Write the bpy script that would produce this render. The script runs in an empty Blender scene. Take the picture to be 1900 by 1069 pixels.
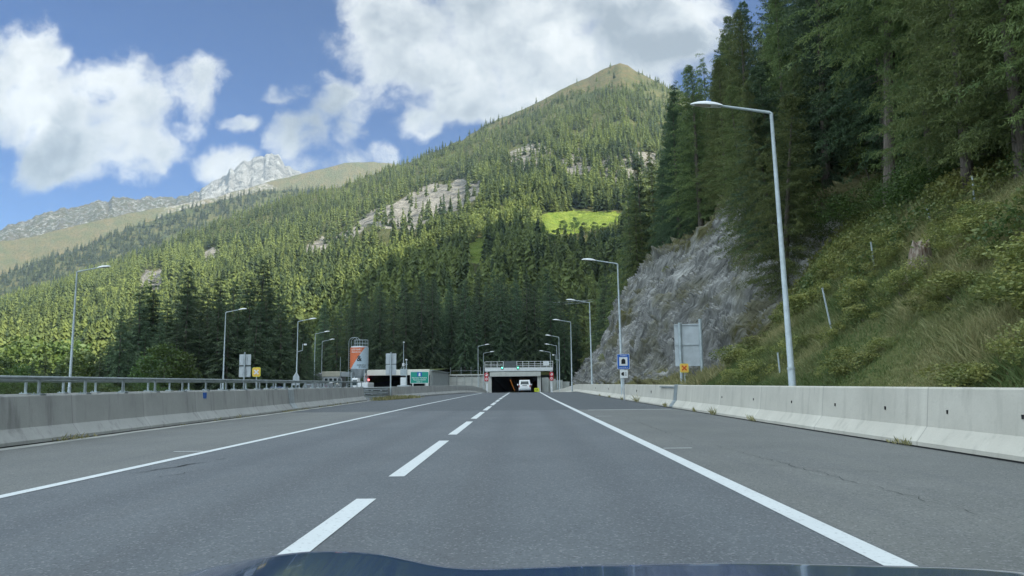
import bpy, math, random
import numpy as np
from mathutils import Matrix, Vector
R = math.radians
SC = bpy.context.scene
COL = SC.collection

# ------------------------------------------------------------------ camera
PW, PH, F = 1900.0, 1069.0, 1372.0
PITCH, YAW, ROLL = R(7.37), R(0.54), R(0.6)
CAMZ = 1.2
CR = Matrix.Rotation(YAW, 3, 'Z') @ Matrix.Rotation(R(90) + PITCH, 3, 'X') @ Matrix.Rotation(-ROLL, 3, 'Z')
cam = bpy.data.cameras.new('camera'); cam.sensor_width = 36; cam.lens = 36 * F / PW
cam.clip_start = 0.05; cam.clip_end = 20000
camo = bpy.data.objects.new('camera', cam); COL.objects.link(camo)
camo.matrix_world = Matrix.Translation((0, 0, CAMZ)) @ CR.to_4x4()
SC.camera = camo
CRN = np.array(CR)

def ray(px, py):
    v = CRN @ np.array([(px - PW / 2) / F, -(py - PH / 2) / F, -1.0]); return v / np.linalg.norm(v)
def at_y(px, py, Y):                     # the point seen at a pixel, Y metres ahead
    v = ray(px, py); return np.array([0, 0, CAMZ]) + v * (Y / v[1])
def on_z(px, py, z=0.0):
    v = ray(px, py); return np.array([0, 0, CAMZ]) + v * ((z - CAMZ) / v[2])
def azel(px, py):
    v = ray(px, py); return math.atan2(v[0], v[1]), math.atan2(v[2], math.hypot(v[0], v[1]))
def project(P):
    q = (np.asarray(P, float) - np.array([0, 0, CAMZ])) @ CRN
    w = np.maximum(-q[:, 2], 1e-3)
    return PW / 2 + F * q[:, 0] / w, PH / 2 - F * q[:, 1] / w

# ------------------------------------------------------------------ light
SUN_EL, SUN_AZ = R(33), R(117)           # azimuth from +Y clockwise: sun to the right and slightly behind
sd = Vector((math.sin(SUN_AZ) * math.cos(SUN_EL), math.cos(SUN_AZ) * math.cos(SUN_EL), math.sin(SUN_EL)))
sl = bpy.data.lights.new('sun', 'SUN'); sl.energy = 5.0; sl.angle = R(0.5); sl.color = (1.0, 0.92, 0.76)
so = bpy.data.objects.new('sun', sl); COL.objects.link(so)
so.rotation_euler = sd.to_track_quat('Z', 'Y').to_euler()
so.location = (100, -100, 200)
SC.view_settings.view_transform = 'Standard'; SC.view_settings.look = 'None'
SC.view_settings.gamma = 1.0; SC.view_settings.exposure = 1.36
SC.view_settings.use_curve_mapping = False
cy = SC.cycles
cy.max_bounces = 5; cy.diffuse_bounces = 3; cy.glossy_bounces = 3; cy.transmission_bounces = 4
cy.transparent_max_bounces = 8; cy.volume_bounces = 0
cy.use_denoising = True; cy.denoising_prefilter = 'ACCURATE'
cy.caustics_reflective = False; cy.caustics_refractive = False
cy.sample_clamp_indirect = 6

class NT:
    """small helper to wire shader nodes"""
    def __init__(s, tree): s.t = tree; s.n = tree.nodes; s.l = tree.links
    def node(s, typ, **kw):
        n = s.n.new(typ)
        for k, v in kw.items(): setattr(n, k, v)
        return n
    def link(s, a, b): s.l.new(a, b)
    def put(s, sock, v):
        if isinstance(v, bpy.types.NodeSocket): s.l.new(v, sock)
        else:
            if hasattr(sock.default_value, '__len__') and not hasattr(v, '__len__'): v = (v,) * len(sock.default_value)
            if hasattr(v, '__len__') and len(sock.default_value) == 4 and len(v) == 3: v = (*v, 1)
            sock.default_value = v
    def math(s, op, a, b=0.0, c=None, clamp=False):
        n = s.node('ShaderNodeMath', operation=op, use_clamp=clamp)
        s.put(n.inputs[0], a); s.put(n.inputs[1], b)
        if c is not None: s.put(n.inputs[2], c)
        return n.outputs[0]
    def vmath(s, op, a, b=(0, 0, 0)):
        n = s.node('ShaderNodeVectorMath', operation=op)
        s.put(n.inputs[0], a)
        if op == 'SCALE': s.put(n.inputs['Scale'], b)
        else: s.put(n.inputs[1], b)
        return n.outputs['Value'] if op in ('LENGTH', 'DOT_PRODUCT', 'DISTANCE') else n.outputs[0]
    def mapr(s, v, a, b, c=0.0, d=1.0, smooth=False):
        n = s.node('ShaderNodeMapRange'); n.interpolation_type = 'SMOOTHSTEP' if smooth else 'LINEAR'
        s.put(n.inputs[0], v)
        for i, x in enumerate((a, b, c, d)): s.put(n.inputs[i + 1], x)
        return n.outputs[0]
    def noise(s, vec, scale, detail=4, rough=0.55, dist=0.0, color=False):
        n = s.node('ShaderNodeTexNoise')
        if vec is not None: s.link(vec, n.inputs['Vector'])
        n.inputs['Scale'].default_value = scale; n.inputs['Detail'].default_value = detail
        n.inputs['Roughness'].default_value = rough; n.inputs['Distortion'].default_value = dist
        return n.outputs['Color' if color else 'Fac']
    def mix(s, fac, a, b):
        n = s.node('ShaderNodeMix', data_type='RGBA')
        s.put(n.inputs['Factor'], fac); s.put(n.inputs['A'], a); s.put(n.inputs['B'], b)
        return n.outputs['Result']

# sky: Nishita air plus cumulus clouds
W = bpy.data.worlds.new('World'); SC.world = W; W.use_nodes = True
nt = NT(W.node_tree); nt.n.clear()
sky = nt.node('ShaderNodeTexSky', sky_type='NISHITA', sun_disc=False)
sky.sun_elevation = SUN_EL; sky.sun_rotation = SUN_AZ; sky.altitude = 1200
sky.air_density = 1.0; sky.dust_density = 0.3; sky.ozone_density = 3.0
gen = nt.node('ShaderNodeTexCoord').outputs['Generated']
sep = nt.node('ShaderNodeSeparateXYZ'); nt.link(gen, sep.inputs[0])
yy = nt.math('MAXIMUM', sep.outputs[1], 0.05)
comb = nt.node('ShaderNodeCombineXYZ')
nt.link(nt.math('DIVIDE', sep.outputs[0], yy), comb.inputs[0]); nt.link(nt.math('DIVIDE', sep.outputs[2], yy), comb.inputs[1])
uv0 = comb.outputs[0]
wc = nt.noise(uv0, 7.0, 4, 0.6, color=True)
warp = nt.vmath('SCALE', nt.vmath('SUBTRACT', wc, (0.5, 0.5, 0.5)), 0.085)
uv = nt.vmath('ADD', uv0, warp)
CLOUDS = [  # centre and radii as seen from the road (image degrees turned into directions), density
 (165, 245, 175, 115, 1.0), (30, 165, 105, 125, 1.0), (225, 175, 115, 85, 1.0), (352, 165, 70, 58, .9), (100, 295, 120, 60, .9), (280, 260, 70, 70, .7),
 (105, 97, 55, 24, .55), (440, 217, 48, 20, .62), (515, 163, 36, 26, .6), (425, 296, 72, 40, .72), (560, 240, 74, 60, .78), (620, 172, 66, 48, .74),
 (640, 250, 50, 40, .55), (712, 277, 38, 24, .55), (800, 222, 48, 42, .8), (590, 290, 60, 40, .6),
 (820, 70, 190, 130, 1.0), (1000, 70, 280, 165, 1.1), (1190, 50, 200, 110, 1.0), (910, 180, 150, 85, 1.0), (1040, 170, 160, 70, .9), (740, 30, 100, 90, .95), (1215, 130, 60, 50, .7), (1000, -150, 420, 150, 1.0),
 (560, 150, 34, 22, .52), (600, 128, 30, 24, .52), (668, 205, 26, 30, .52), (340, 235, 40, 22, .5), (660, 285, 40, 26, .5), (-200, 250, 190, 150, 1.0), (2100, 100, 300, 120, .9)]
dens = None
for (cx, cyy, rx, ry, amp) in CLOUDS:
    c = ray(cx, cyy); u0, v0 = c[0] / c[1], c[2] / c[1]
    c1 = ray(cx + 10, cyy); c2 = ray(cx, cyy - 10)
    ru = abs(c1[0] / c1[1] - u0) / 10 * rx * 1.12; rv = abs(c2[2] / c2[1] - v0) / 10 * ry * 1.12
    d = nt.vmath('LENGTH', nt.vmath('MULTIPLY', nt.vmath('SUBTRACT', uv, (u0, v0, 0)), (1 / ru, 1 / rv, 0)))
    b = nt.math('MINIMUM', nt.math('MULTIPLY_ADD', d, -amp * 1.15, amp * 1.15), 0.62 * amp)
    dens = b if dens is None else nt.math('SMOOTH_MAX', dens, b, 0.12)
n1 = nt.noise(uv0, 6.5, 7, 0.58)
soft1 = nt.noise(uv, 6.0, 6, 0.55); soft2 = nt.noise(nt.vmath('ADD', uv, (0.035, 0.04, 0)), 6.0, 6, 0.55)
core = nt.math('ADD', dens, nt.math('MULTIPLY', nt.math('SUBTRACT', n1, 0.5), 1.25))
core = nt.math('ADD', core, nt.math('MULTIPLY', nt.math('SUBTRACT', nt.noise(uv, 13.0, 9, 0.68), 0.5), 1.15))
mask = nt.mapr(core, 0.05, 0.57, smooth=True)
mask = nt.math('MULTIPLY', mask, nt.mapr(sep.outputs[1], 0.1, 0.3))
relief = nt.math('MULTIPLY', nt.math('SUBTRACT', soft1, soft2), 1.2)
lum = nt.math('ADD', nt.mapr(nt.noise(uv0, 3.6, 4, 0.5), 0.38, 0.62, 0.60, 0.94), relief)
lum = nt.math('SUBTRACT', lum, nt.mapr(core, 0.30, 0.85, -0.14, 0.16))
lum = nt.math('MINIMUM', nt.math('MAXIMUM', lum, 0.45), 1.0)
# unseen bright cloud added overhead and behind to fill the shade
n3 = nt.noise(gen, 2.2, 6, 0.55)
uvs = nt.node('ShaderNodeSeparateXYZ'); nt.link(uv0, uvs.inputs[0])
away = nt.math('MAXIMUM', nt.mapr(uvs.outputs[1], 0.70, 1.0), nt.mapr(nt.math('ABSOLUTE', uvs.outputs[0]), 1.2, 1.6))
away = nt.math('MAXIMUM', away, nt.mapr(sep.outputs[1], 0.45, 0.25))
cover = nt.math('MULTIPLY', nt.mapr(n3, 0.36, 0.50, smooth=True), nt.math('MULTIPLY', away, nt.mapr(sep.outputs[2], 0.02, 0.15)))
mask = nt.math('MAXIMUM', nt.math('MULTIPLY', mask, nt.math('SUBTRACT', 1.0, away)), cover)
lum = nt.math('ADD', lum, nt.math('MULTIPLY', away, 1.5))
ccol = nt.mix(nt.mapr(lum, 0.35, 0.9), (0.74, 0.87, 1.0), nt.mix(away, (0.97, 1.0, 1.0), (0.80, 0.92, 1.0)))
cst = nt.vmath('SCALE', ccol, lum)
hsv = nt.node('ShaderNodeHueSaturation'); hsv.inputs['Saturation'].default_value = 1.7; hsv.inputs['Value'].default_value = 0.56; nt.link(sky.outputs[0], hsv.inputs['Color'])
bg1 = nt.node('ShaderNodeBackground'); nt.link(nt.vmath('MULTIPLY', hsv.outputs[0], (0.40, 0.82, 1.16)), bg1.inputs[0]); bg1.inputs[1].default_value = 0.058
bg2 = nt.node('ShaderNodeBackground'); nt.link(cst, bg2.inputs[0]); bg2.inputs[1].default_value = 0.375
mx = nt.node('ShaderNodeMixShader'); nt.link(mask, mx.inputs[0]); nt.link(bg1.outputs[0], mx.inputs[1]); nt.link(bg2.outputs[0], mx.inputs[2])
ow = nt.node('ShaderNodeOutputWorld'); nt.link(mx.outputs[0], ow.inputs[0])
W.cycles.sampling_method = 'MANUAL'; W.cycles.sample_map_resolution = 512

# ------------------------------------------------------------------ helpers
def material(name, fn, **kw):
    m = bpy.data.materials.new(name); m.use_nodes = True
    n = NT(m.node_tree); b = n.n['Principled BSDF']
    b.inputs['Roughness'].default_value = kw.get('rough', 0.7); b.inputs['Metallic'].default_value = kw.get('metal', 0.0)
    b.inputs['Specular IOR Level'].default_value = kw.get('spec', 0.3)
    fn(n, b); return m
def obco(n): return n.node('ShaderNodeTexCoord').outputs['Object']
def bump(n, b, h, strength=0.4, dist=0.02):
    k = n.node('ShaderNodeBump'); k.inputs['Strength'].default_value = strength; k.inputs['Distance'].default_value = dist
    n.link(h, k.inputs['Height']); n.link(k.outputs[0], b.inputs['Normal'])
def plain(name, col, rough=0.5, metal=0.0, var=0.10, scale=6.0, spec=0.4, coat=0.0):
    """painted or metal surface with slight dirt"""
    def fn(n, b):
        f = n.noise(obco(n), scale, 5, 0.6)
        lo = tuple(c * (1 - var * 1.6) for c in col); hi = tuple(min(1, c * (1 + var)) for c in col)
        n.link(n.mix(n.mapr(f, 0.3, 0.7), lo, hi), b.inputs['Base Color'])
        n.link(n.mapr(f, 0.3, 0.7, rough + 0.08, max(0.02, rough - 0.06)), b.inputs['Roughness'])
        b.inputs['Coat Weight'].default_value = coat
    return material(name, fn, rough=rough, metal=metal, spec=spec)
def glow(name, col, st):
    def fn(n, b):
        n.put(b.inputs['Base Color'], tuple(c * .5 for c in col)); n.put(b.inputs['Emission Color'], col); b.inputs['Emission Strength'].default_value = st
    return material(name, fn)

def tag(o, label=None, cat=None, group=None, kind=None):
    if label: o['label'] = label
    if cat: o['category'] = cat
    if group: o['group'] = group
    if kind: o['kind'] = kind
    return o
def empty(name, loc=(0, 0, 0), rz=0.0, parent=None):
    o = bpy.data.objects.new(name, None); COL.objects.link(o); o.location = loc; o.rotation_euler = (0, 0, rz)
    o.empty_display_size = 0.2
    if parent: o.parent = parent
    return o
def children(o): return [c for c in bpy.data.objects if c.parent == o]
def copy_tree(o, kids, parent=None):
    c = o.copy(); COL.objects.link(c); c.parent = parent
    for (k, sub) in kids: copy_tree(k, sub, c)
    return c
def kidtree(o): return [(c, kidtree(c)) for c in children(o)]

class MB:
    """collects shapes and links them as ONE mesh object"""
    def __init__(s): s.v = []; s.f = []; s.m = []
    def add(s, v, f, m=0):
        k = len(s.v); s.v += [tuple(map(float, p)) for p in v]; s.f += [tuple(i + k for i in q) for q in f]; s.m += [m] * len(f); return s
    def box(s, lo, hi, m=0, bev=0.0):
        x0, y0, z0 = lo; x1, y1, z1 = hi
        if bev:
            b = min(bev, (x1 - x0) / 2.01, (y1 - y0) / 2.01, (z1 - z0) / 2.01)
            v = []
            for (sx, X) in ((1, x0), (-1, x1)):
                for (sy, Y) in ((1, y0), (-1, y1)):
                    for (sz, Z) in ((1, z0), (-1, z1)):
                        v += [(X, Y + sy * b, Z + sz * b), (X + sx * b, Y, Z + sz * b), (X + sx * b, Y + sy * b, Z)]
            def I(a, b_, c, k): return ((a * 2 + b_) * 2 + c) * 3 + k
            f = []
            for a in (0, 1): f.append([I(a, 0, 0, 0), I(a, 1, 0, 0), I(a, 1, 1, 0), I(a, 0, 1, 0)])
            for a in (0, 1): f.append([I(0, a, 0, 1), I(1, a, 0, 1), I(1, a, 1, 1), I(0, a, 1, 1)])
            for a in (0, 1): f.append([I(0, 0, a, 2), I(1, 0, a, 2), I(1, 1, a, 2), I(0, 1, a, 2)])
            for a in (0, 1):
                for c in (0, 1):
                    f.append([I(0, a, c, 1), I(1, a, c, 1), I(1, a, c, 2), I(0, a, c, 2)])
                    f.append([I(a, 0, c, 0), I(a, 1, c, 0), I(a, 1, c, 2), I(a, 0, c, 2)])
                    f.append([I(a, c, 0, 0), I(a, c, 1, 0), I(a, c, 1, 1), I(a, c, 0, 1)])
            for a in (0, 1):
                for c in (0, 1):
                    for d in (0, 1): f.append([I(a, c, d, 0), I(a, c, d, 1), I(a, c, d, 2)])
            return s.add(v, f, m)
        v = [(x, y, z) for x in (x0, x1) for y in (y0, y1) for z in (z0, z1)]
        return s.add(v, [(0, 1, 3, 2), (4, 6, 7, 5), (0, 4, 5, 1), (2, 3, 7, 6), (0, 2, 6, 4), (1, 5, 7, 3)], m)
    def tube(s, pts, rad, n=10, m=0, cap=True):
        pts = [Vector(p) for p in pts]; rad = rad if hasattr(rad, '__len__') else [rad] * len(pts)
        v = []; f = []
        for i, p in enumerate(pts):
            d = (pts[min(i + 1, len(pts) - 1)] - pts[max(i - 1, 0)]).normalized()
            a = d.cross(Vector((0, 0, 1)) if abs(d.z) < 0.9 else Vector((1, 0, 0))).normalized(); b = d.cross(a)
            v += [p + (a * math.cos(2 * math.pi * k / n) + b * math.sin(2 * math.pi * k / n)) * rad[i] for k in range(n)]
        for i in range(len(pts) - 1):
            f += [(i * n + k, i * n + (k + 1) % n, (i + 1) * n + (k + 1) % n, (i + 1) * n + k) for k in range(n)]
        if cap: f += [tuple(range(n)), tuple(range((len(pts) - 1) * n, len(pts) * n))]
        return s.add(v, f, m)
    def prism(s, poly, axis, a, b, m=0):
        """poly in the two other axes, extruded from a to b along axis"""
        def P(p, t): return {'x': (t, p[0], p[1]), 'y': (p[0], t, p[1]), 'z': (p[0], p[1], t)}[axis]
        n = len(poly); v = [P(p, a) for p in poly] + [P(p, b) for p in poly]
        return s.add(v, [tuple(range(n)), tuple(range(n, 2 * n))] + [(i, (i + 1) % n, n + (i + 1) % n, n + i) for i in range(n)], m)
    def sweep(s, prof, path, m=0, closed=True, cap=True):
        """prof (side, up) carried along a path in plan; side is to the right of travel"""
        n = len(prof); v = []; f = []
        for i, p in enumerate(path):
            a = Vector(path[max(i - 1, 0)]); b = Vector(path[min(i + 1, len(path) - 1)]); d = (b - a); d.z = 0; d.normalize()
            r = Vector((d.y, -d.x, 0))
            v += [Vector(p) + r * q[0] + Vector((0, 0, q[1])) for q in prof]
        for i in range(len(path) - 1):
            for k in range(n if closed else n - 1):
                f.append((i * n + k, i * n + (k + 1) % n, (i + 1) * n + (k + 1) % n, (i + 1) * n + k))
        if cap and closed: f += [tuple(range(n)), tuple(range((len(path) - 1) * n, len(path) * n))]
        return s.add(v, f, m)
    def build(s, name, mats, parent=None, smooth=None, loc=None):
        me = bpy.data.meshes.new(name); me.from_pydata(s.v, [], s.f)
        mats = mats if isinstance(mats, (list, tuple)) else [mats]
        for k in mats: me.materials.append(k)
        me.polygons.foreach_set('material_index', s.m)
        import bmesh
        bm = bmesh.new(); bm.from_mesh(me); bmesh.ops.recalc_face_normals(bm, faces=bm.faces); bm.to_mesh(me); bm.free()
        if smooth is not None:
            me.polygons.foreach_set('use_smooth', [True] * len(me.polygons)); me.set_sharp_from_angle(angle=R(smooth))
        o = bpy.data.objects.new(name, me); COL.objects.link(o)
        if parent: o.parent = parent
        if loc is not None: o.location = loc
        return o

def np_mesh(name, V, Fq, mats, attrs=None, parent=None, smooth=False, midx=None):
    V = np.ascontiguousarray(V, np.float32); Fq = np.ascontiguousarray(Fq, np.int32); k = Fq.shape[1]; nf = len(Fq)
    me = bpy.data.meshes.new(name)
    me.vertices.add(len(V)); me.vertices.foreach_set('co', V.ravel())
    me.loops.add(nf * k); me.loops.foreach_set('vertex_index', Fq.ravel())
    me.polygons.add(nf); me.polygons.foreach_set('loop_start', np.arange(0, nf * k, k, dtype=np.int32))
    for m in (mats if isinstance(mats, (list, tuple)) else [mats]): me.materials.append(m)
    if midx is not None: me.polygons.foreach_set('material_index', np.ascontiguousarray(midx, np.int32))
    for an, av in (attrs or {}).items():
        a = me.attributes.new(an, 'FLOAT', 'POINT'); a.data.foreach_set('value', np.ascontiguousarray(av, np.float32))
    if smooth: me.polygons.foreach_set('use_smooth', np.ones(nf, bool))
    me.update(calc_edges=True)
    if name is None: return me
    o = bpy.data.objects.new(name, me); COL.objects.link(o)
    if parent: o.parent = parent
    return o

def _h(ix, iy, iz, seed):
    n = (ix.astype(np.int64) * 374761393 + iy.astype(np.int64) * 668265263 + iz.astype(np.int64) * 2147483647 + seed * 974634777) & 0xFFFFFFFF
    n = ((n ^ (n >> 13)) * 1274126177) & 0xFFFFFFFF
    n = ((n ^ (n >> 16)) * 2246822519) & 0xFFFFFFFF
    return ((n ^ (n >> 15)) & 0xFFFF) / 65535.0
def vnoise(P, seed=0):
    P = np.asarray(P, float); i = np.floor(P); f = P - i; f = f * f * (3 - 2 * f); ix, iy, iz = i[:, 0], i[:, 1], i[:, 2]
    r = 0
    for a in (0, 1):
        for b in (0, 1):
            for c in (0, 1):
                w = (f[:, 0] if a else 1 - f[:, 0]) * (f[:, 1] if b else 1 - f[:, 1]) * (f[:, 2] if c else 1 - f[:, 2])
                r = r + w * _h(ix + a, iy + b, iz + c, seed)
    return r
def fbm(P, oct=5, seed=0, gain=0.5, ridged=False):
    P = np.asarray(P, float); s = 0; a = 1; t = 0
    for k in range(oct):
        n = vnoise(P * (2.03 ** k) + 17.3 * k, seed + k)
        if ridged: n = 1 - np.abs(2 * n - 1)
        s = s + a * n; t += a; a *= gain
    return s / t
def grid_faces(nu, nv):
    i = np.arange(nu - 1)[:, None] * nv + np.arange(nv - 1)[None, :]
    i = i.ravel(); return np.stack([i, i + nv, i + nv + 1, i + 1], 1)
def ss(x, a, b):
    t = np.clip((x - a) / (b - a), 0, 1); return t * t * (3 - 2 * t)
def in_poly(px, py, poly):
    r = np.zeros(len(px), bool); n = len(poly)
    for i in range(n):
        x1, y1 = poly[i]; x2, y2 = poly[(i + 1) % n]
        c = ((y1 > py) != (y2 > py)) & (px < (x2 - x1) * (py - y1) / (y2 - y1 + 1e-9) + x1); r ^= c
    return r

# ------------------------------------------------------------------ materials
def f_asphalt(n, b):
    co = obco(n); sp = n.node('ShaderNodeSeparateXYZ'); n.link(co, sp.inputs[0]); X, Y = sp.outputs[0], sp.outputs[1]
    big = n.noise(co, 0.35, 5, 0.6); fine = n.noise(co, 55, 3, 0.7)
    st = n.vmath('MULTIPLY', co, (1.6, 0.06, 1)); streak = n.noise(st, 1.0, 4, 0.6)
    base = n.mix(n.mapr(big, 0.3, 0.7), (0.092, 0.103, 0.113), (0.122, 0.134, 0.144))
    shoulder = n.math('MAXIMUM', n.mapr(X, 2.5, 2.62), n.mapr(X, -5.9, -6.0))
    base = n.mix(shoulder, base, n.mix(n.mapr(big, 0.3, 0.7), (0.118, 0.124, 0.119), (0.155, 0.160, 0.152)))
    tr = n.math('ABSOLUTE', n.math('SUBTRACT', n.math('ABSOLUTE', n.math('SUBTRACT', n.math('ABSOLUTE', n.math('ADD', X, 1.65)), 2.0)), 0.8))
    base = n.mix(n.math('MULTIPLY', n.mapr(tr, 0.45, 0.1), n.math('SUBTRACT', 0.6, n.math('MULTIPLY', shoulder, 0.6))), base, (0.085, 0.094, 0.104))
    base = n.mix(n.mapr(streak, 0.48, 0.75, 0.0, 0.55), base, (0.105, 0.11, 0.115))
    new = n.mapr(n.math('ADD', Y, n.math('MULTIPLY', n.noise(co, 1.5), 0.25)), 34.0, 34.12)
    base = n.mix(n.math('MULTIPLY', new, 0.9), base, n.mix(n.mapr(big, .3, .7), (0.062, 0.072, 0.081), (0.076, 0.086, 0.095)))
    v = n.node('ShaderNodeTexVoronoi'); n.link(co, v.inputs['Vector']); v.inputs['Scale'].default_value = 60
    vc = n.node('ShaderNodeSeparateXYZ'); n.link(v.outputs['Color'], vc.inputs[0])
    base = n.mix(n.mapr(vc.outputs[0], 0.86, 0.95, 0, 0.32), base, (0.34, 0.35, 0.35))
    base = n.mix(n.mapr(vc.outputs[1], 0.80, 0.95, 0, 0.5), base, (0.045, 0.05, 0.055))
    n.link(base, b.inputs['Base Color']); bump(n, b, n.math('ADD', fine, v.outputs['Distance']), 0.5, 0.006)
M = {}
M['asphalt'] = material('asphalt', f_asphalt, rough=0.82, spec=0.3)
def f_concrete(c0, c1, joint=0.0, stain=0.5):
    def fn(n, b):
        co = obco(n); sp = n.node('ShaderNodeSeparateXYZ'); n.link(co, sp.inputs[0])
        big = n.noise(co, 0.8, 6, 0.65); col = n.mix(n.mapr(big, 0.3, 0.7), c0, c1)
        st = n.noise(n.vmath('MULTIPLY', co, (1.5, 1.5, 0.18)), 2.2, 4, 0.6)
        col = n.mix(n.mapr(st, 0.54, 0.78, 0, stain), col, tuple(c * 0.55 for c in c0))
        fine = n.noise(co, 30, 3, 0.6); col = n.mix(n.mapr(fine, .55, .8, 0, .3), col, tuple(c * .7 for c in c0))
        if joint:
            fr = n.math('FRACT', n.math('DIVIDE', sp.outputs[1], joint))
            j = n.math('MULTIPLY', n.math('LESS_THAN', fr, 0.006), 0.38)
            col = n.mix(j, col, (0.06, 0.06, 0.06))
            pale = n.math('MULTIPLY', n.mapr(n.math('ABSOLUTE', n.math('SUBTRACT', fr, 0.03)), 0.03, 0.005), 0.25)
            col = n.mix(pale, col, tuple(min(1, c * 1.3) for c in c1))
        n.link(col, b.inputs['Base Color']); bump(n, b, n.math('ADD', n.noise(co, 14, 5), n.math('MULTIPLY', fine, 0.5)), 0.35, 0.01)
    return fn
M['barrier'] = material('barrier_concrete', f_concrete((0.43, 0.415, 0.36), (0.53, 0.51, 0.445), 4.5, .5), rough=0.85)
M['barrier_dark'] = material('weathered_barrier_concrete', f_concrete((0.32, 0.325, 0.315), (0.42, 0.425, 0.41), 3.6, 0.8), rough=0.85)
M['concrete'] = material('portal_concrete', f_concrete((0.46, 0.47, 0.44), (0.56, 0.56, 0.52), 0, 0.35), rough=0.8)
M['wall_concrete'] = material('wall_concrete', f_concrete((0.38, 0.40, 0.39), (0.50, 0.52, 0.50), 0, 0.45), rough=0.8)
M['cream'] = material('cream_fascia', f_concrete((0.76, 0.74, 0.64), (0.82, 0.80, 0.71), 0, 0.2), rough=0.7)
M['gutter'] = material('gutter_concrete', f_concrete((0.28, 0.29, 0.27), (0.46, 0.46, 0.43), 0, 0.6), rough=0.9)
def f_paint(n, b):
    co = obco(n); w = n.noise(co, 22, 4, 0.7); big = n.noise(co, 1.1, 3)
    col = n.mix(n.mapr(w, 0.56, 0.72, 0, 0.75), (0.58, 0.61, 0.61), (0.17, 0.18, 0.19))
    n.link(n.mix(n.mapr(big, .3, .7, 0, .25), col, (0.42, 0.44, 0.45)), b.inputs['Base Color']); bump(n, b, w, .3, .003)
M['paint'] = material('road_paint', f_paint, rough=0.6)
M['galv'] = plain('galvanised_steel', (0.42, 0.46, 0.48), 0.5, 0.35, 0.12, 4)
M['galv_light'] = plain('pale_galvanised_steel', (0.40, 0.46, 0.48), 0.5, 0.2, 0.10, 5)
M['rail'] = plain('weathered_steel_rail', (0.27, 0.31, 0.32), 0.5, 0.3, 0.15, 3)
M['alu'] = plain('sign_back_aluminium', (0.46, 0.50, 0.52), 0.5, 0.3, 0.08, 2)
M['white'] = plain('white_enamel', (0.74, 0.76, 0.76), 0.35, 0, 0.06, 3)
M['white_paint'] = plain('white_van_paint', (0.78, 0.79, 0.79), 0.25, 0, 0.04, 2, coat=0.6)
M['black'] = plain('black_print', (0.012, 0.012, 0.014), 0.5, 0, 0.1)
M['rubber'] = plain('tyre_rubber', (0.018, 0.018, 0.02), 0.85, 0, 0.2)
M['dark'] = plain('dark_housing', (0.025, 0.027, 0.03), 0.5, 0, 0.2)
M['blue'] = plain('blue_sign_face', (0.02, 0.12, 0.46), 0.4, 0, 0.08)
M['green'] = plain('green_sign_face', (0.010, 0.29, 0.22), 0.4, 0, 0.08)
M['yellow'] = plain('amber_sign_face', (0.85, 0.52, 0.10), 0.4, 0, 0.06)
M['lemon'] = plain('yellow_sign_face', (0.72, 0.66, 0.08), 0.4, 0, 0.06)
M['chev'] = plain('lime_yellow_board', (0.62, 0.70, 0.03), 0.4, 0, 0.06)
M['red'] = plain('red_sign_face', (0.62, 0.02, 0.04), 0.4, 0, 0.08)
M['darkred'] = plain('dark_red_housing', (0.30, 0.012, 0.03), 0.5, 0, 0.1)
M['orange_red'] = plain('red_cross_print', (0.62, 0.08, 0.02), 0.4, 0, 0.06)
M['orange'] = plain('orange_banner', (0.66, 0.17, 0.07), 0.6, 0, 0.10)
M['pale_blue'] = plain('pale_blue_banner', (0.42, 0.52, 0.58), 0.6, 0, 0.08)
M['beige'] = plain('beige_cladding', (0.50, 0.48, 0.38), 0.6, 0, 0.08, 1.5)
M['grey'] = plain('grey_cladding', (0.34, 0.37, 0.38), 0.6, 0, 0.08, 1.5)
M['dgrey'] = plain('dark_grey_cladding', (0.10, 0.115, 0.12), 0.6, 0, 0.12, 1.5)
M['glass'] = plain('dark_window_glass', (0.03, 0.045, 0.05), 0.08, 0, 0.1, 2, spec=0.6)
M['taillight'] = plain('red_tail_lamp', (0.30, 0.01, 0.01), 0.2)
M['lens'] = plain('clear_lamp_lens', (0.42, 0.38, 0.33), 0.15)
M['car_blue'] = plain('navy_bonnet_paint', (0.032, 0.064, 0.150), 0.12, 0.1, 0.05, 2, spec=0.5, coat=0.5)
M['blue_car'] = plain('blue_car_paint', (0.06, 0.12, 0.28), 0.2, 0.2, 0.05, 2, coat=0.8)
M['maroon'] = plain('maroon_car_paint', (0.12, 0.02, 0.03), 0.2, 0.2, 0.05, 2, coat=0.8)
M['silver'] = plain('silver_car_paint', (0.42, 0.44, 0.45), 0.25, 0.5, 0.05, 2, coat=0.6)
M['cream_car'] = plain('cream_car_paint', (0.55, 0.50, 0.34), 0.3, 0, 0.05, 2, coat=0.6)
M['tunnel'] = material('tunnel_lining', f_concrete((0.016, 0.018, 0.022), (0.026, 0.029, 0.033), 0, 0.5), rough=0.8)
M['amber_lamp'] = glow('tunnel_lamp', (1.0, 0.40, 0.08), 0.30)
M['green_lamp'] = glow('green_signal', (0.1, 1.0, 0.6), 3.0)
M['red_lamp'] = glow('red_signal', (1.0, 0.08, 0.08), 4.0)
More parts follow.
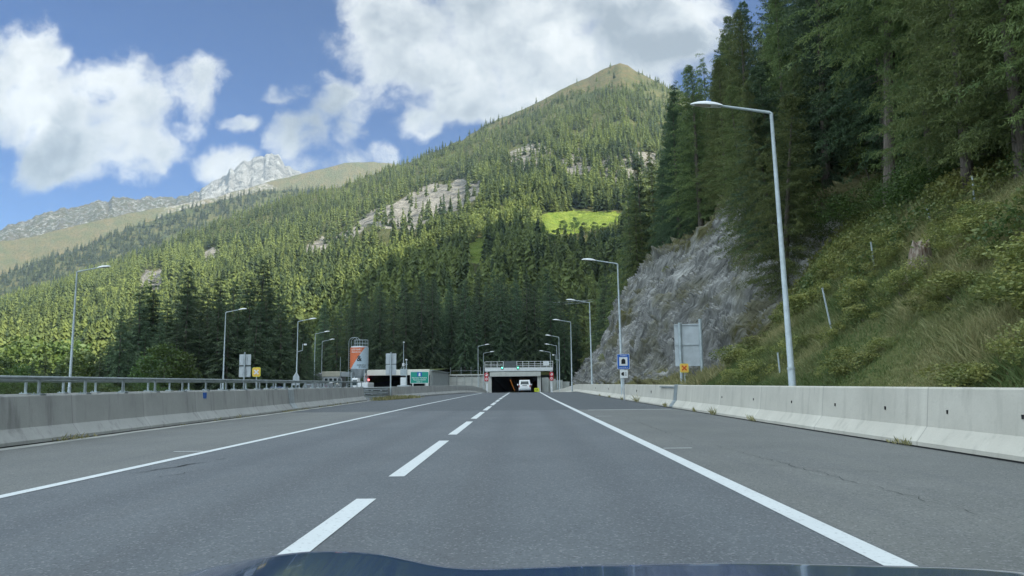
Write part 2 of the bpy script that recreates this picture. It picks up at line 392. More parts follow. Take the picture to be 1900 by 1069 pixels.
def f_foliage(dark, lite, hue=0.10, trans=0.25):
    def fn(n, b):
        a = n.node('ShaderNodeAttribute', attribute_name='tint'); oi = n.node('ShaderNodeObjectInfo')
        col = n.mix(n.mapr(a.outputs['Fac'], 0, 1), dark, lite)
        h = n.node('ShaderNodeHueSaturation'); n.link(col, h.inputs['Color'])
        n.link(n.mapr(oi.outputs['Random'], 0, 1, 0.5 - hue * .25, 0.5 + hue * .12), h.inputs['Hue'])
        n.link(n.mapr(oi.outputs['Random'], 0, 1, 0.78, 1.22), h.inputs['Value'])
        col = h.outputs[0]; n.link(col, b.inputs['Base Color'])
        tr = n.node('ShaderNodeBsdfTranslucent'); n.link(col, tr.inputs[0])
        mxs = n.node('ShaderNodeMixShader'); mxs.inputs[0].default_value = trans
        n.link(b.outputs[0], mxs.inputs[1]); n.link(tr.outputs[0], mxs.inputs[2]); n.link(mxs.outputs[0], n.n['Material Output'].inputs[0])
    return fn
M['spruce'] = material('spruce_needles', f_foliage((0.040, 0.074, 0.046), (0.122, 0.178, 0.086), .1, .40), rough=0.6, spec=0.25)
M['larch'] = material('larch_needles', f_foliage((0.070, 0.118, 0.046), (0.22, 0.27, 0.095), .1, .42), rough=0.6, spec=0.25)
M['leafy'] = material('broad_leaves', f_foliage((0.030, 0.062, 0.018), (0.100, 0.160, 0.035)), rough=0.55, spec=0.3)
M['bright_leafy'] = material('lime_leaves', f_foliage((0.040, 0.074, 0.021), (0.105, 0.150, 0.040)), rough=0.55, spec=0.3)
M['forest'] = material('forest_foliage', f_foliage((0.030, 0.052, 0.025), (0.170, 0.208, 0.060), 0.0, 0.38), rough=0.65, spec=0.2)
M['grassblade'] = material('grass_blades', f_foliage((0.092, 0.138, 0.046), (0.44, 0.385, 0.20), 0.0, 0.3), rough=0.6, spec=0.25)
M['bramble'] = material('bramble_leaves', f_foliage((0.066, 0.122, 0.036), (0.37, 0.36, 0.11), 0.0, 0.3), rough=0.5, spec=0.35)
def f_bark(n, b):
    co = obco(n); s = n.noise(n.vmath('MULTIPLY', co, (6, 6, 0.9)), 3, 5, .65)
    n.link(n.mix(n.mapr(s, .3, .7), (0.055, 0.045, 0.038), (0.19, 0.165, 0.14)), b.inputs['Base Color']); bump(n, b, s, .7, .04)
M['bark'] = material('bark', f_bark, rough=0.9)
def f_hill(n, b):
    co = obco(n); g = n.noise(co, 0.25, 6, .6); f = n.noise(co, 3.0, 5, .65)
    a = n.node('ShaderNodeAttribute', attribute_name='wood'); r = n.node('ShaderNodeAttribute', attribute_name='rock')
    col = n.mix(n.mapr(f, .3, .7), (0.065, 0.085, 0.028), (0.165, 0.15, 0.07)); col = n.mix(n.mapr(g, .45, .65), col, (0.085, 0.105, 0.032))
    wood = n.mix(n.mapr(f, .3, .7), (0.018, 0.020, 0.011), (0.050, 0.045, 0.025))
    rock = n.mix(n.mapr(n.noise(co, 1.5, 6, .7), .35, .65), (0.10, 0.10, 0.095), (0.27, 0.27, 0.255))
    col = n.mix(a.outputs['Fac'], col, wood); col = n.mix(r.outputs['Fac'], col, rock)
    n.link(col, b.inputs['Base Color']); bump(n, b, f, .8, .15)
M['hill'] = material('hillside_ground', f_hill, rough=0.95, spec=0.1)
def f_rock(n, b):
    co = obco(n)
    rot = n.node('ShaderNodeVectorRotate', rotation_type='EULER_XYZ'); n.link(co, rot.inputs['Vector']); rot.inputs['Rotation'].default_value = (R(42), R(14), 0)
    st = n.vmath('MULTIPLY', rot.outputs[0], (0.9, 0.6, 3.6))
    s = n.noise(st, 0.55, 9, .62, .15); s2 = n.noise(st, 1.7, 7, .62, .1); g = n.noise(co, 0.22, 5, .6)
    col = n.mix(n.mapr(s, .34, .66), (0.145, 0.147, 0.142), (0.44, 0.437, 0.415)); col = n.mix(n.mapr(s2, .54, .70, 0, .7), col, (0.62, 0.62, 0.585))
    col = n.mix(n.mapr(s2, .42, .30, 0, .75), col, (0.05, 0.051, 0.052))
    a = n.node('ShaderNodeAttribute', attribute_name='moss')
    moss = n.math('MULTIPLY', n.mapr(n.math('ADD', g, n.math('MULTIPLY', s, .3)), .64, .78), 0.8)
    moss = n.math('MAXIMUM', moss, n.mapr(n.math('ADD', a.outputs['Fac'], n.math('MULTIPLY', n.math('SUBTRACT', s, .5), 1.2)), .45, .75))
    col = n.mix(moss, col, n.mix(s2, (0.055, 0.075, 0.025), (0.20, 0.17, 0.085)))
    n.link(col, b.inputs['Base Color']); bump(n, b, n.math('ADD', s, n.math('MULTIPLY', s2, .6)), 1.0, .35)
M['rock'] = material('schist_rock', f_rock, rough=0.85, spec=0.3)
def f_mount(n, b, far=False):
    co = obco(n); g = n.noise(co, 0.02, 8, .62); f = n.noise(co, 0.11, 7, .65)
    A = lambda k: n.node('ShaderNodeAttribute', attribute_name=k).outputs['Fac']
    col = n.mix(n.mapr(g, .35, .65), (0.055, 0.075, 0.024), (0.12, 0.115, 0.045)); col = n.mix(n.mapr(f, .45, .7, 0, .6), col, (0.045, 0.06, 0.022))
    alp = n.mix(n.mapr(g, .38, .62), (0.085, 0.092, 0.038), (0.140, 0.108, 0.050)); alp = n.mix(n.mapr(f, .45, .68), alp, (0.055, 0.070, 0.028))
    mead = n.mix(n.mapr(f, .35, .65), (0.13, 0.20, 0.030), (0.21, 0.26, 0.05))
    stv = n.noise(n.vmath('MULTIPLY', co, (1, 1, .45)), 0.016 if far else 0.075, 10, .72, 1.0)
    rock = n.mix(n.mapr(stv, .36, .62), (0.10, 0.095, 0.085), (0.33, 0.315, 0.28)); rock = n.mix(n.mapr(f, .55, .72, 0, .7), rock, (0.12, 0.125, 0.06))
    lime = n.mix(n.mapr(stv, .38, .64), (0.13, 0.135, 0.135), (0.50, 0.505, 0.49))
    w = n.math('MULTIPLY', n.math('SUBTRACT', n.noise(co, 0.045, 7, .7), .5), 1.7)
    def sel(k, lo=.40, hi=.60): return n.mapr(n.math('ADD', A(k), w), lo, hi)
    col = n.mix(sel('alpine'), col, alp); col = n.mix(sel('rock'), col, rock); col = n.mix(sel('lime'), col, lime)
    col = n.mix(n.mapr(n.math('ADD', A('meadow'), n.math('MULTIPLY', w, .35)), .4, .6), col, mead)
    n.link(col, b.inputs['Base Color'])
    bump(n, b, n.math('ADD', stv, f), 1.0, 60.0 if far else 9.0)
M['far_mount'] = material('far_mountain_ground', lambda n, b: f_mount(n, b, True), rough=0.95, spec=0.1)
M['mount'] = material('mountain_ground', f_mount, rough=0.95, spec=0.1)
def f_ground(n, b):
    co = obco(n); f = n.noise(co, 1.5, 6, .65); g = n.noise(co, 0.07, 4)
    col = n.mix(n.mapr(f, .3, .7), (0.055, 0.075, 0.025), (0.13, 0.13, 0.055)); n.link(n.mix(n.mapr(g, .45, .6), col, (0.075, 0.095, 0.03)), b.inputs['Base Color']); bump(n, b, f, .6, .08)
M['ground'] = material('valley_ground', f_ground, rough=0.95, spec=0.1)

# ------------------------------------------------------------------ the lie of the land
def zr(y):
    """height of the carriageway: level, then falling gently into the tunnel"""
    y = np.asarray(y, float); t = np.clip(y - 98, 0, 310)
    return -0.028 * np.where(t < 16, t * t / 32.0, t - 8.0)
rb = [on_z(*p)[:2] for p in ((1900, 861), (1732, 835), (1593, 812), (1400, 784), (1250, 757), (1110, 736))]
rb = sorted(rb, key=lambda p: p[1])
RBX = np.array([rb[0][0]] + [p[0] for p in rb] + [8.2, 7.6, 6.9, 6.3]); RBY = np.array([-40] + [p[1] for p in rb] + [108, 130, 155, 185])
def xrb(y): return np.interp(y, RBY, np.convolve(np.pad(RBX, 1, 'edge'), [.25, .5, .25], 'valid'))
lb = sorted([on_z(*p)[:2] for p in ((0, 833), (260, 799), (520, 766), (682, 744))], key=lambda p: p[1])
LBX = np.array([lb[0][0] + .1] + [p[0] for p in lb]); LBY = np.array([-40] + [p[1] for p in lb])
def xlb(y): return np.interp(y, LBY, LBX)
def sheet(name, xa, xb, ys, zf, mat, nx=2, kind='structure', attrs=None):
    ys = np.asarray(ys, float); t = np.linspace(0, 1, nx)
    xa = np.array([xa(y) if callable(xa) else xa for y in ys]); xb_ = np.array([xb(y) if callable(xb) else xb for y in ys])
    Xg = xa[:, None] * (1 - t) + xb_[:, None] * t; Yg = np.repeat(ys[:, None], nx, 1); Zg = zf(Xg, Yg)
    o = np_mesh(name, np.stack([Xg, Yg, Zg], -1).reshape(-1, 3), grid_faces(len(ys), nx)[:, ::-1], mat)
    if kind: o['kind'] = kind
    return o
YS = np.r_[np.arange(-40, 95, 5), np.arange(95, 200, 3), np.arange(200, 401, 20)]
def x2(y): return np.interp(y, [62, 73, 85, 97, 110, 130, 180, 400], [-10.6, -10.2, -9.4, -8.0, -6.6, -6.2, -6.8, -6.8])
def xleft(y): return xlb(y) - .3 if y < 58 else (x2(max(y, 62)) - .3 if y < 180 else -6.75)
def xright(y): return xrb(y) + .4 if y < 180 else 4.15
road = sheet('road', xleft, xright, YS, lambda x, y: zr(y), M['asphalt'])
sheet('opposite_carriageway', -31, -13.9, YS[YS <= 285], lambda x, y: zr(y) - .3, M['asphalt'])
sheet('service_yard', -60, -31.0, YS[(YS >= 40) & (YS <= 175)], lambda x, y: zr(y) - .36, M['asphalt'])
gx = np.r_[-9000, -5000, -2500, -1200, -600, -300, np.arange(-180, 60, 10), 80, 140, 300, 700, 1500, 4000, 9000.]
gy = np.r_[-9000, -4000, -1500, -600, -250, np.arange(-100, 420, 10), 600, 1000, 2500, 9000.]
GX, GY = np.meshgrid(gx, gy, indexing='ij')
def zground(x, y): return zr(np.minimum(y, 190)) - .45 - 4.5 * ss(-np.asarray(x, float), 55, 130) - .6 * ss(np.asarray(x, float), 300, 900)
o = np_mesh('ground', np.stack([GX, GY, zground(GX, GY)], -1).reshape(-1, 3), grid_faces(len(gx), len(gy)), M['ground']); o['kind'] = 'structure'
sheet('gutter_strip', lambda y: xlb(y) - .05, lambda y: xlb(y) + .34 + .04 * math.sin(y * 2.1), np.arange(-40, 58.1, 0.7), lambda x, y: zr(y) + .004, M['gutter'])

def marking(name, spans, mat=M['paint']):
    mb = MB()
    for (x0, x1, y0, y1) in spans:
        n = max(1, int((y1 - y0) / 3)); ys = np.linspace(y0, y1, n + 1)
        for a, b in zip(ys[:-1], ys[1:]):
            xa0, xa1 = (x0(a), x1(a)) if callable(x0) else (x0, x1); xb0, xb1 = (x0(b), x1(b)) if callable(x0) else (x0, x1)
            mb.add([(xa0, a, zr(a) + .006), (xa1, a, zr(a) + .006), (xb1, b, zr(b) + .006), (xb0, b, zr(b) + .006)], [(0, 1, 2, 3)])
    o = mb.build(name, mat); o['kind'] = 'structure'; return o
def xe(y): return float(np.interp(y, [-40, 40, 75, 95, 110, 180, 400], [-5.8, -5.85, -5.5, -5.1, -5.3, -5.6, -5.6]))
def xr_(y): return float(np.interp(y, [-40, 60, 90, 110, 180, 400], [2.43, 2.47, 2.65, 2.8, 2.7, 2.7]))
marking('edge_line', [(lambda y: xe(y) - .085, lambda y: xe(y) + .085, -40, 300)])
marking('edge_line', [(lambda y: xr_(y) - .105, lambda y: xr_(y) + .105, -40, 300)])
def xd(y): return float(np.interp(y, [0, 60, 120, 400], [-1.65, -1.6, -1.35, -1.4]))
marking('lane_line', [(lambda y: xd(y) - .105, lambda y: xd(y) + .105, 1.9 + 8.05 * k, 1.9 + 8.05 * k + 6.15) for k in range(-4, 24)])
marking('transverse_line', [(-6.5, -5.95, 14.03, 14.10), (2.6, 3.12, 13.74, 13.80), (3.0, 6.7, 33.2, 33.42), (2.7, 3.3, 27.0, 27.08)])
mc = MB(); rnd = random.Random(5)
def crack(x, y, dx, dy, n, w):
    p = [x, y]; pts = []
    for i in range(n + 1): pts.append((p[0] + rnd.uniform(-.06, .06), p[1], w * rnd.uniform(.4, 1.3) * (1 - .6 * abs(2 * i / n - 1)))); p[0] += dx / n; p[1] += dy / n
    for (a, b) in zip(pts[:-1], pts[1:]):
        if rnd.random() < .12: continue
        mc.add([(a[0] - a[2], a[1], .008), (a[0] + a[2], a[1], .008), (b[0] + b[2], b[1], .008), (b[0] - b[2], b[1], .008)], [(0, 1, 2, 3)])
crack(4.15, 5.6, -.5, 9, 60, .006); crack(5.2, 9.6, -2.0, 1.5, 30, .010); crack(3.4, 14.5, .3, 14, 60, .008); crack(-5.4, 10.6, .5, 2.2, 14, .022); crack(-4.9, 10.0, .3, 1.0, 8, .018); crack(-5.3, 30.5, .9, 2.4, 16, .03); crack(5.4, 17.5, 1.2, .4, 12, .018)
o = mc.build('road_crack', plain('crack_tar', (0.03, .032, .035), .9)); o['kind'] = 'structure'

# ------------------------------------------------------------------ concrete barriers
def path(xf, y0, y1, step=2.0, dz=0.0):
    n = max(2, int((y1 - y0) / step)); return [(float(xf(y)), y, float(zr(y)) + dz) for y in np.linspace(y0, y1, n + 1)]
NJ = [(0, .03), (0, .10), (.20, .36), (.275, 1.03), (.295, 1.06), (.485, 1.06), (.505, 1.03), (.57, .36), (.77, .10), (.77, .03)]
NJL = [(-a, b) for a, b in NJ]
def barrier(name, label, xf, y0, y1, prof, mat, group=None, lip=True):
    t = empty(name, (0, 0, 0)); tag(t, label, 'barrier', group)
    MB().sweep(prof, path(xf, y0, y1)).build('barrier_wall', mat, t)
    s = 1 if prof[1][0] + prof[2][0] >= 0 else -1
    if lip: MB().sweep([(s * .03, .002), (s * .03, .03), (s * .74, .03), (s * .74, .002)], path(xf, y0, y1)).build('footing_shadow_joint', M['dark'], t)  # dark joint strip, its colour standing in for shadow under the barrier
    return t
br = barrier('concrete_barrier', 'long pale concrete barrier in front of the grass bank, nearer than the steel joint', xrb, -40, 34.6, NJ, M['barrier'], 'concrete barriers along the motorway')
for y in (9.2, 11.0, 12.9, 15.0, 17.3, 20.0, 23.2, 26.8):
    x = float(xrb(y)) + .225; MB().box((x - .012, y - .018, .61), (x + .02, y + .018, .675)).build('drain_hole', M['black'], br)
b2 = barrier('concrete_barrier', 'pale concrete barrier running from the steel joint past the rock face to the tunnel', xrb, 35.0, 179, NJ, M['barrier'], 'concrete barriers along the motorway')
for y in (41.5, 47.0, 54.0, 63.0, 75.0):
    x = float(xrb(y)) + .225; MB().box((x - .012, y - .04, .58), (x + .02, y + .04, .74)).build('drain_hole', M['black'], b2)
MB().box((float(xrb(37)) + .19, 35.1, .93), (float(xrb(37)) + .24, 38.6, .99)).build('recess_lip', M['rail'], b2)
j = MB().sweep([(a - .02 if a < .4 else a + .02, b + (.02 if b > 1 else .0)) for a, b in NJ], path(xrb, 34.45, 35.15, .3)).build('joint_cover', M['rail'])
tag(j, 'grey steel cover plate over the joint between two pale barrier sections', 'joint cover')
def railed(name, label, xf, y0, y1, mat, postmat, top, step, group):
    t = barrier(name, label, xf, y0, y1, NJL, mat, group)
    off = lambda y: xf(y) - .39
    MB().tube(path(off, y0, y1 + .2, 2.0, top), .046, 10).build('handrail', M['rail'], t, 40)
    k = 0; y = y0 + 18
    while y < y1:
        x = float(off(y)); z = float(zr(y))
        p = MB(); p.box((x - .11, y - .10, z + 1.05), (x + .11, y + .10, z + 1.085)); p.tube([(x, y, z + 1.08), (x, y, z + top - .04)], .036, 8)
        for a in (-.07, .07): p.tube([(x + a, y - .06, z + 1.08), (x + a, y - .06, z + 1.115)], .014, 6)
        p.build('rail_post', postmat, t, 40); y += step; k += 1
    return t
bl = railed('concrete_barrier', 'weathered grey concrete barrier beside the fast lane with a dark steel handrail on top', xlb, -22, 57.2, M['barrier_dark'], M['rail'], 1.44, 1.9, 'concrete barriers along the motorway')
y = 26.0; MB().box((float(xlb(y)) - .285, y - .12, .80), (float(xlb(y)) - .235, y + .12, 1.0)).build('number_plate', M['blue'], bl)
y = 36.0; MB().sweep([(a + .012, b) for a, b in NJL[1:5]] + [(-.24, 1.03), (-.16, .36), (.03, .1)], path(xlb, 36.0, 36.9, .45)).build('joint_plate', M['galv'], bl)
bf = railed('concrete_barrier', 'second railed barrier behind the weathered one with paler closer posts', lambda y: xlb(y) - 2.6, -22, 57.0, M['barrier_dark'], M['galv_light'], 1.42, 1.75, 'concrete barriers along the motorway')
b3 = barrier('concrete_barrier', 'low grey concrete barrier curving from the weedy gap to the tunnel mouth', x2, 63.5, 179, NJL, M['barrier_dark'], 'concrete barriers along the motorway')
MB().prism([(-.0, .03), (-.5, .03), (-.42, .98), (-.16, .98)], 'y', 0, 1.4).build('sloped_end', M['barrier_dark'], b3, loc=(float(x2(63)), 62.05, 0))
g = empty('guardrail', (0, 0, 0)); tag(g, 'short steel guardrail of stacked beams closing the gap between two barriers', 'guardrail')
for z in (.35, .62, .92):
    pr = [(-.04, z - .12), (.03, z - .09), (-.02, z), (.03, z + .09), (-.04, z + .12), (-.06, z + .12), (-.06, z - .12)]
    MB().sweep(pr, [(-11.95, 56.9, 0), (-11.4, 59.5, 0), (-10.75, 63.4, 0)]).build('rail_beam', M['galv'], g)
for (x, y) in ((-12.05, 57.6), (-11.7, 59.0), (-11.3, 60.7), (-10.98, 62.4)): MB().box((x - .08, y - .06, 0), (x + .04, y + .06, 1.0)).build('guardrail_post', M['galv'], g)

# ------------------------------------------------------------------ lettering
def lettering(name, s, width, height, loc, mat, parent, depth=.006, bold=0.0):
    c = bpy.data.curves.new(name, 'FONT'); c.body = s; c.align_x = 'CENTER'; c.align_y = 'CENTER'; c.extrude = .01; c.offset = bold
    t = bpy.data.objects.new(name, c); COL.objects.link(t); bpy.context.view_layer.update()
    me = bpy.data.meshes.new_from_object(t.evaluated_get(bpy.context.evaluated_depsgraph_get())); bpy.data.objects.remove(t)
    n = len(me.vertices); v = np.empty(n * 3, np.float32); me.vertices.foreach_get('co', v); v = v.reshape(-1, 3)
    lo, hi = v.min(0), v.max(0); c0 = (lo + hi) / 2; v = (v - c0) / np.maximum(hi - lo, 1e-6) * [width, height, depth]
    v = np.stack([v[:, 0], -v[:, 2], v[:, 1]], 1); me.vertices.foreach_set('co', v.astype(np.float32).ravel()); me.update()
    me.name = name; me.materials.clear(); me.materials.append(mat)
    o = bpy.data.objects.new(name, me); COL.objects.link(o); o.parent = parent; o.location = loc
    return o
def rrect(w, h, r, n=5):
    p = []
    for (cx, cz, a0) in ((w / 2 - r, h / 2 - r, 0), (-w / 2 + r, h / 2 - r, 90), (-w / 2 + r, -h / 2 + r, 180), (w / 2 - r, -h / 2 + r, 270)):
        p += [(cx + r * math.cos(R(a0 + 90 * k / n)), cz + r * math.sin(R(a0 + 90 * k / n))) for k in range(n + 1)]
    return p
def panel(name, w, h, r, cz, mat, parent, y0=-.03, y1=0.0, cx=0):
    return MB().prism([(cx + a, cz + b) for a, b in rrect(w, h, r)], 'y', y0, y1).build(name, mat, parent)

# ------------------------------------------------------------------ street lamps
def make_lamp(cam_arm=False, H=10.0):
    t = empty('street_lamp')
    MB().tube([(0, 0, 0), (0, 0, 1.5), (0, 0, 1.52), (0, 0, H)], [.115, .112, .10, .055], 12).build('pole', M['galv_light'], t, 40)
    MB().tube([(0, 0, 1.46), (0, 0, 1.54)], [.125, .125], 12).build('pole_collar', M['galv_light'], t, 40)
    MB().box((-.05, -.125, .45), (.05, -.10, .85)).build('access_door', M['galv'], t)
    MB().tube([(0, 0, H - .03), (-.06, 0, H + .03), (-1.75, 0, H + .33)], [.055, .05, .038], 10).build('arm', M['galv_light'], t, 40)
    # luminaire: a flattened shell with its lens below
    n, k = 12, 9; v = []
    for i in range(n + 1):
        s = i / n; x = -1.62 - s * 1.02; w = .17 * (math.sin(math.pi * min(1, .16 + .78 * s)) ** .6) * (1 if s < .97 else .5); hgt = .145 * math.sin(math.pi * (.12 + .83 * s)) ** .7
        z0 = H + .31 + s * .10
        v += [(x, w * math.cos(math.pi * q / (k - 1)), z0 + hgt * math.sin(math.pi * q / (k - 1)) - .02) for q in range(k)]
    f = [(i * k + q, i * k + q + 1, (i + 1) * k + q + 1, (i + 1) * k + q) for i in range(n) for q in range(k - 1)]
    f += [tuple(range(k)), tuple(range(n * k, n * k + k))] + [(i * k, (i + 1) * k, (i + 1) * k + k - 1, i * k + k - 1) for i in range(n)]
    hd = MB().add(v, f).build('lamp_head', M['white'], t, 50)
    ln = []; m = 14
    for q in range(m): ln.append((-2.25 + .30 * math.cos(2 * math.pi * q / m), .125 * math.sin(2 * math.pi * q / m)))
    MB().add([(a, b, H + .335 + (-(a + 1.62)) * .098 - .02) for a, b in ln] + [(a * .86 - .31, b * .7, H + .335 + (-(a + 1.62)) * .098 - .075) for a, b in ln], [tuple(range(m, 2 * m))] + [(q, (q + 1) % m, m + (q + 1) % m, m + q) for q in range(m)]).build('lamp_lens', M['lens'], hd, 40)
    if cam_arm:
        MB().tube([(0, 0, 6.0), (-.75, 0, 6.15), (-.75, 0, 7.0), (-1.2, 0, 6.95)], .05, 8).build('camera_bracket', M['galv_light'], t, 40)
        MB().box((-1.35, -.1, 6.83), (-.95, .1, 7.03), bev=.03).build('traffic_camera', M['white'], t)
    return t
lampA = make_lamp(); kA = kidtree(lampA)
lampB = make_lamp(True); kB = kidtree(lampB)
used = set()
def place_lamp(x, y, z, rz, label, camera=False, lean=0.0, H=10.0):
    src, kk = (lampB, kB) if camera else (lampA, kA)
    if src.name in used: o = copy_tree(src, kk)
    else: o = src; used.add(src.name)
    o.location = (x, y, z); o.rotation_euler = (0, -lean, rz); o.scale = (1, 1, H / 10.0)
    tag(o, label, 'street lamp', 'street lamps along the motorway')
p = at_y(1434, 215, 23.6); place_lamp(8.60, 23.6, .1, 0, 'tallest grey street lamp, standing behind the barrier before the grass bank', lean=R(1.1), H=9.88)
p = at_y(1146, 490, 54); place_lamp(p[0] + .1, 54, 0, 0, 'street lamp rising directly behind the blue tunnel sign', lean=R(.6), H=p[2])
p = at_y(1094, 562, 83); place_lamp(p[0] + .08, 83, 0, 0, 'street lamp at the far foot of the rock face, next beyond the blue tunnel sign', lean=R(.5), H=p[2])
p = at_y(1059, 598, 108); place_lamp(p[0], 108, 0, 0, 'third street lamp counted from the blue tunnel sign towards the portal', H=p[2])
p = at_y(1037, 626, 142); place_lamp(p[0], 142, float(zr(142)), 0, 'street lamp with a small camera on its pole, beside the gantry', True, H=p[2] - float(zr(142)))
p = at_y(1033, 642, 160); place_lamp(p[0], 160, float(zr(160)), 0, 'street lamp just past the gantry, close behind the lamp with a camera', H=p[2] - float(zr(160)))
p = at_y(1021, 654, 178); place_lamp(p[0], 178, float(zr(178)), 0, 'small distant street lamp showing above the gantry end', H=p[2] - float(zr(178)))
pi = math.pi
for (bx, by, hx, hy, Y, cam_, lab) in (
    (127, 720, 143, 505, 57, False, 'street lamp behind the railed barrier, nearest one across the opposite carriageway'),
    (414, 703, 419, 580, 92, False, 'street lamp beside the dark spruces and the twin grey sign backs'),
    (548, 700, 553, 597, 106, True, 'street lamp with a camera on a bracket half way up its pole'),
    (583, 700, 585, 620, 135, False, 'thin street lamp in front of the beige site building, next beyond the camera lamp'),
    (597, 700, 598, 634, 158, False, 'faint street lamp furthest back beside the beige site building'),
    (887, 712, 887, 643, 172, False, 'taller of two street lamps in front of the panelled retaining wall'),
    (897, 712, 897, 656, 184, False, 'shorter street lamp close to the gantry post before the retaining wall')):
    p = at_y(hx, hy, Y); z = float(zr(Y)) - .35; place_lamp(p[0], Y, z, pi, lab, cam_, H=p[2] - z)

# ------------------------------------------------------------------ signs
def post(mb, x, y, z0, z1, r=.035): mb.tube([(x, y, z0), (x, y, z1)], r, 8); return mb
def zb(y): return float(zr(y)) - .42
# blue tunnel sign and headlight sign
Y = 51.0; p = at_y(1156.5, 671, Y); t = empty('tunnel_sign', (p[0], Y, 0)); tag(t, 'blue sign with a black tunnel arch on white, standing over the headlight sign', 'road sign')
zc = p[2]; w = .86; hh = 1.04
post(MB(), 0, .05, -.1, zc + hh / 2 + .05, .04).build('post', M['galv'], t, 40)
panel('sign_rim', w, hh, .06, zc, M['white'], t, -.02, 0); panel('sign_face', w - .05, hh - .05, .05, zc, M['blue'], t, -.026, -.02)
panel('white_panel', .56, .58, .02, zc + .01, M['white'], t, -.034, -.027)
arch = [(-.14, -.16), (.14, -.16), (.14, .04)] + [(.14 * math.cos(a), .04 + .15 * math.sin(a)) for a in np.linspace(0.2, pi - .2, 8)] + [(-.14, .04)]
MB().prism([(a, zc + .0 + b) for a, b in arch], 'y', -.042, -.035).build('tunnel_symbol', M['black'], t)
lettering('lettering', 'Tauern', .44, .10, (0, -.032, zc + .415), M['white'], t); lettering('lettering', 'Länge 6546 m', .62, .08, (0, -.032, zc - .405), M['white'], t)
p = at_y(1157.5, 694, 50.9); t = empty('headlight_sign', (p[0], 50.9, 0)); tag(t, 'small white square sign with a black headlight symbol below the blue tunnel sign', 'road sign')
zc = p[2]; panel('sign_plate', .53, .54, .03, zc, M['white'], t)
dsh = [(.02, -.13), (.02, .13)] + [(-.02 - .15 * math.sin(a), .13 * math.cos(a)) for a in np.linspace(0.1, pi - .1, 9)]
MB().prism([(a - .01, zc + b) for a, b in dsh], 'y', -.038, -.031).build('lamp_symbol', M['black'], t)
m = MB()
for k in range(4): m.box((.06, -.038, zc - .115 + k * .07), (.19, -.031, zc - .095 + k * .07))
m.build('beam_symbol', M['dgrey'], t)
post(MB(), 0, .06, -.1, zc - .2, .035).build('post', M['galv'], t, 40)
# yellow panel with a red cross
Y = 40.0; p = at_y(1269.5, 683, Y); t = empty('lane_sign', (p[0], Y, 0)); tag(t, 'small amber square sign with a red cross in front of the large grey sign back', 'road sign'); zc = p[2]
panel('sign_rim', .46, .48, .06, zc, M['lemon'], t, -.02, 0); panel('sign_face', .42, .44, .05, zc, M['yellow'], t, -.027, -.02)
m = MB()
for s in (1, -1):
    c, q = math.cos(R(45)), math.sin(R(45)) * s
    m.prism([(c * a - q * b, zc + q * a + c * b) for a, b in ((-.17, -.033), (.17, -.033), (.17, .033), (-.17, .033))], 'y', -.036 - .003 * (s > 0), -.028)
m.build('cross', M['orange_red'], t); post(MB(), .03, .03, 0, zc - .1, .025).build('post', M['galv_light'], t, 40)
# large sign seen from behind
Y = 45.0; p = at_y(1275.5, 640, Y); t = empty('direction_sign', (p[0], Y, 0), R(-14)); tag(t, 'large grey sign seen from behind on two thick posts before the rock face', 'road sign'); zc = p[2]
MB().box((-.76, .10, zc - 1.27), (.72, .13, zc + 1.27), bev=.012).build('sign_back', M['alu'], t)
for z in (zc - 1.25, zc + .0, zc + 1.22): MB().box((-.74, .04, z - .03), (.70, .098, z + .03)).build('stiffener', M['galv'], t)
for x, ht in ((-.42, zc + 1.36), (.80, zc + 1.55)): MB().tube([(x, 0, -.1), (x, 0, ht)], .095, 12).build('post', M['galv_light'], t, 40)
# twin boards seen from behind, and an amber board, across the median
def twin(px, py, Y, w, hh, label):
    p = at_y(px, py, Y); t = empty('twin_sign', (p[0], Y, 0)); tag(t, label, 'road sign', 'pairs of sign boards seen from behind'); zc = p[2]
    for s in (1, -1):
        z = zc + s * (hh / 2 + .02); q = MB().box((-w / 2, 0, z - hh / 2 + .01), (w / 2, .02, z + hh / 2), bev=.006).build('sign_back', M['alu'], t)
        m = MB()
        for dx in (-w * .14, w * .14): m.box((dx - w * .04, -.03, z - hh * .33), (dx + w * .04, -.002, z + hh * .33))
        m.build('stiffener', M['galv'], q)
    MB().box((-w * .5, -.02, zc - .025), (w * .5, .005, zc + .012)).build('clamp_bar', M['dgrey'], t)
    post(MB(), 0, -.06, zb(Y), zc + hh + .12, .032 * w / .5).build('post', M['galv_light'], t, 40)
twin(454.5, 679, 31.8, .50, .47, 'pair of grey sign backs stacked on a post near the small yellow board')
twin(725.5, 676, 62.0, .88, .88, 'pair of grey sign backs stacked on a post in front of the far portal')
p = at_y(476, 690.5, 33.2); t = empty('lane_sign', (p[0], 33.2, 0)); tag(t, 'small yellow board with a pale cross standing above the railed barrier', 'road sign'); zc = p[2]
panel('sign_rim', .37, .42, .07, zc, M['lemon'], t, -.02, 0); panel('sign_face', .32, .36, .06, zc, M['yellow'], t, -.026, -.02)
m = MB()
for s in (1, -1):
    c, q = math.cos(R(45)), math.sin(R(45)) * s
    m.prism([(c * a - q * b, zc + q * a + c * b) for a, b in ((-.13, -.03), (.13, -.03), (.13, .03), (-.13, .03))], 'y', -.034 - .003 * (s > 0), -.027)
m.build('cross', M['white'], t); post(MB(), 0, .03, zb(33), zc - .1, .03).build('post', M['galv_light'], t, 40)
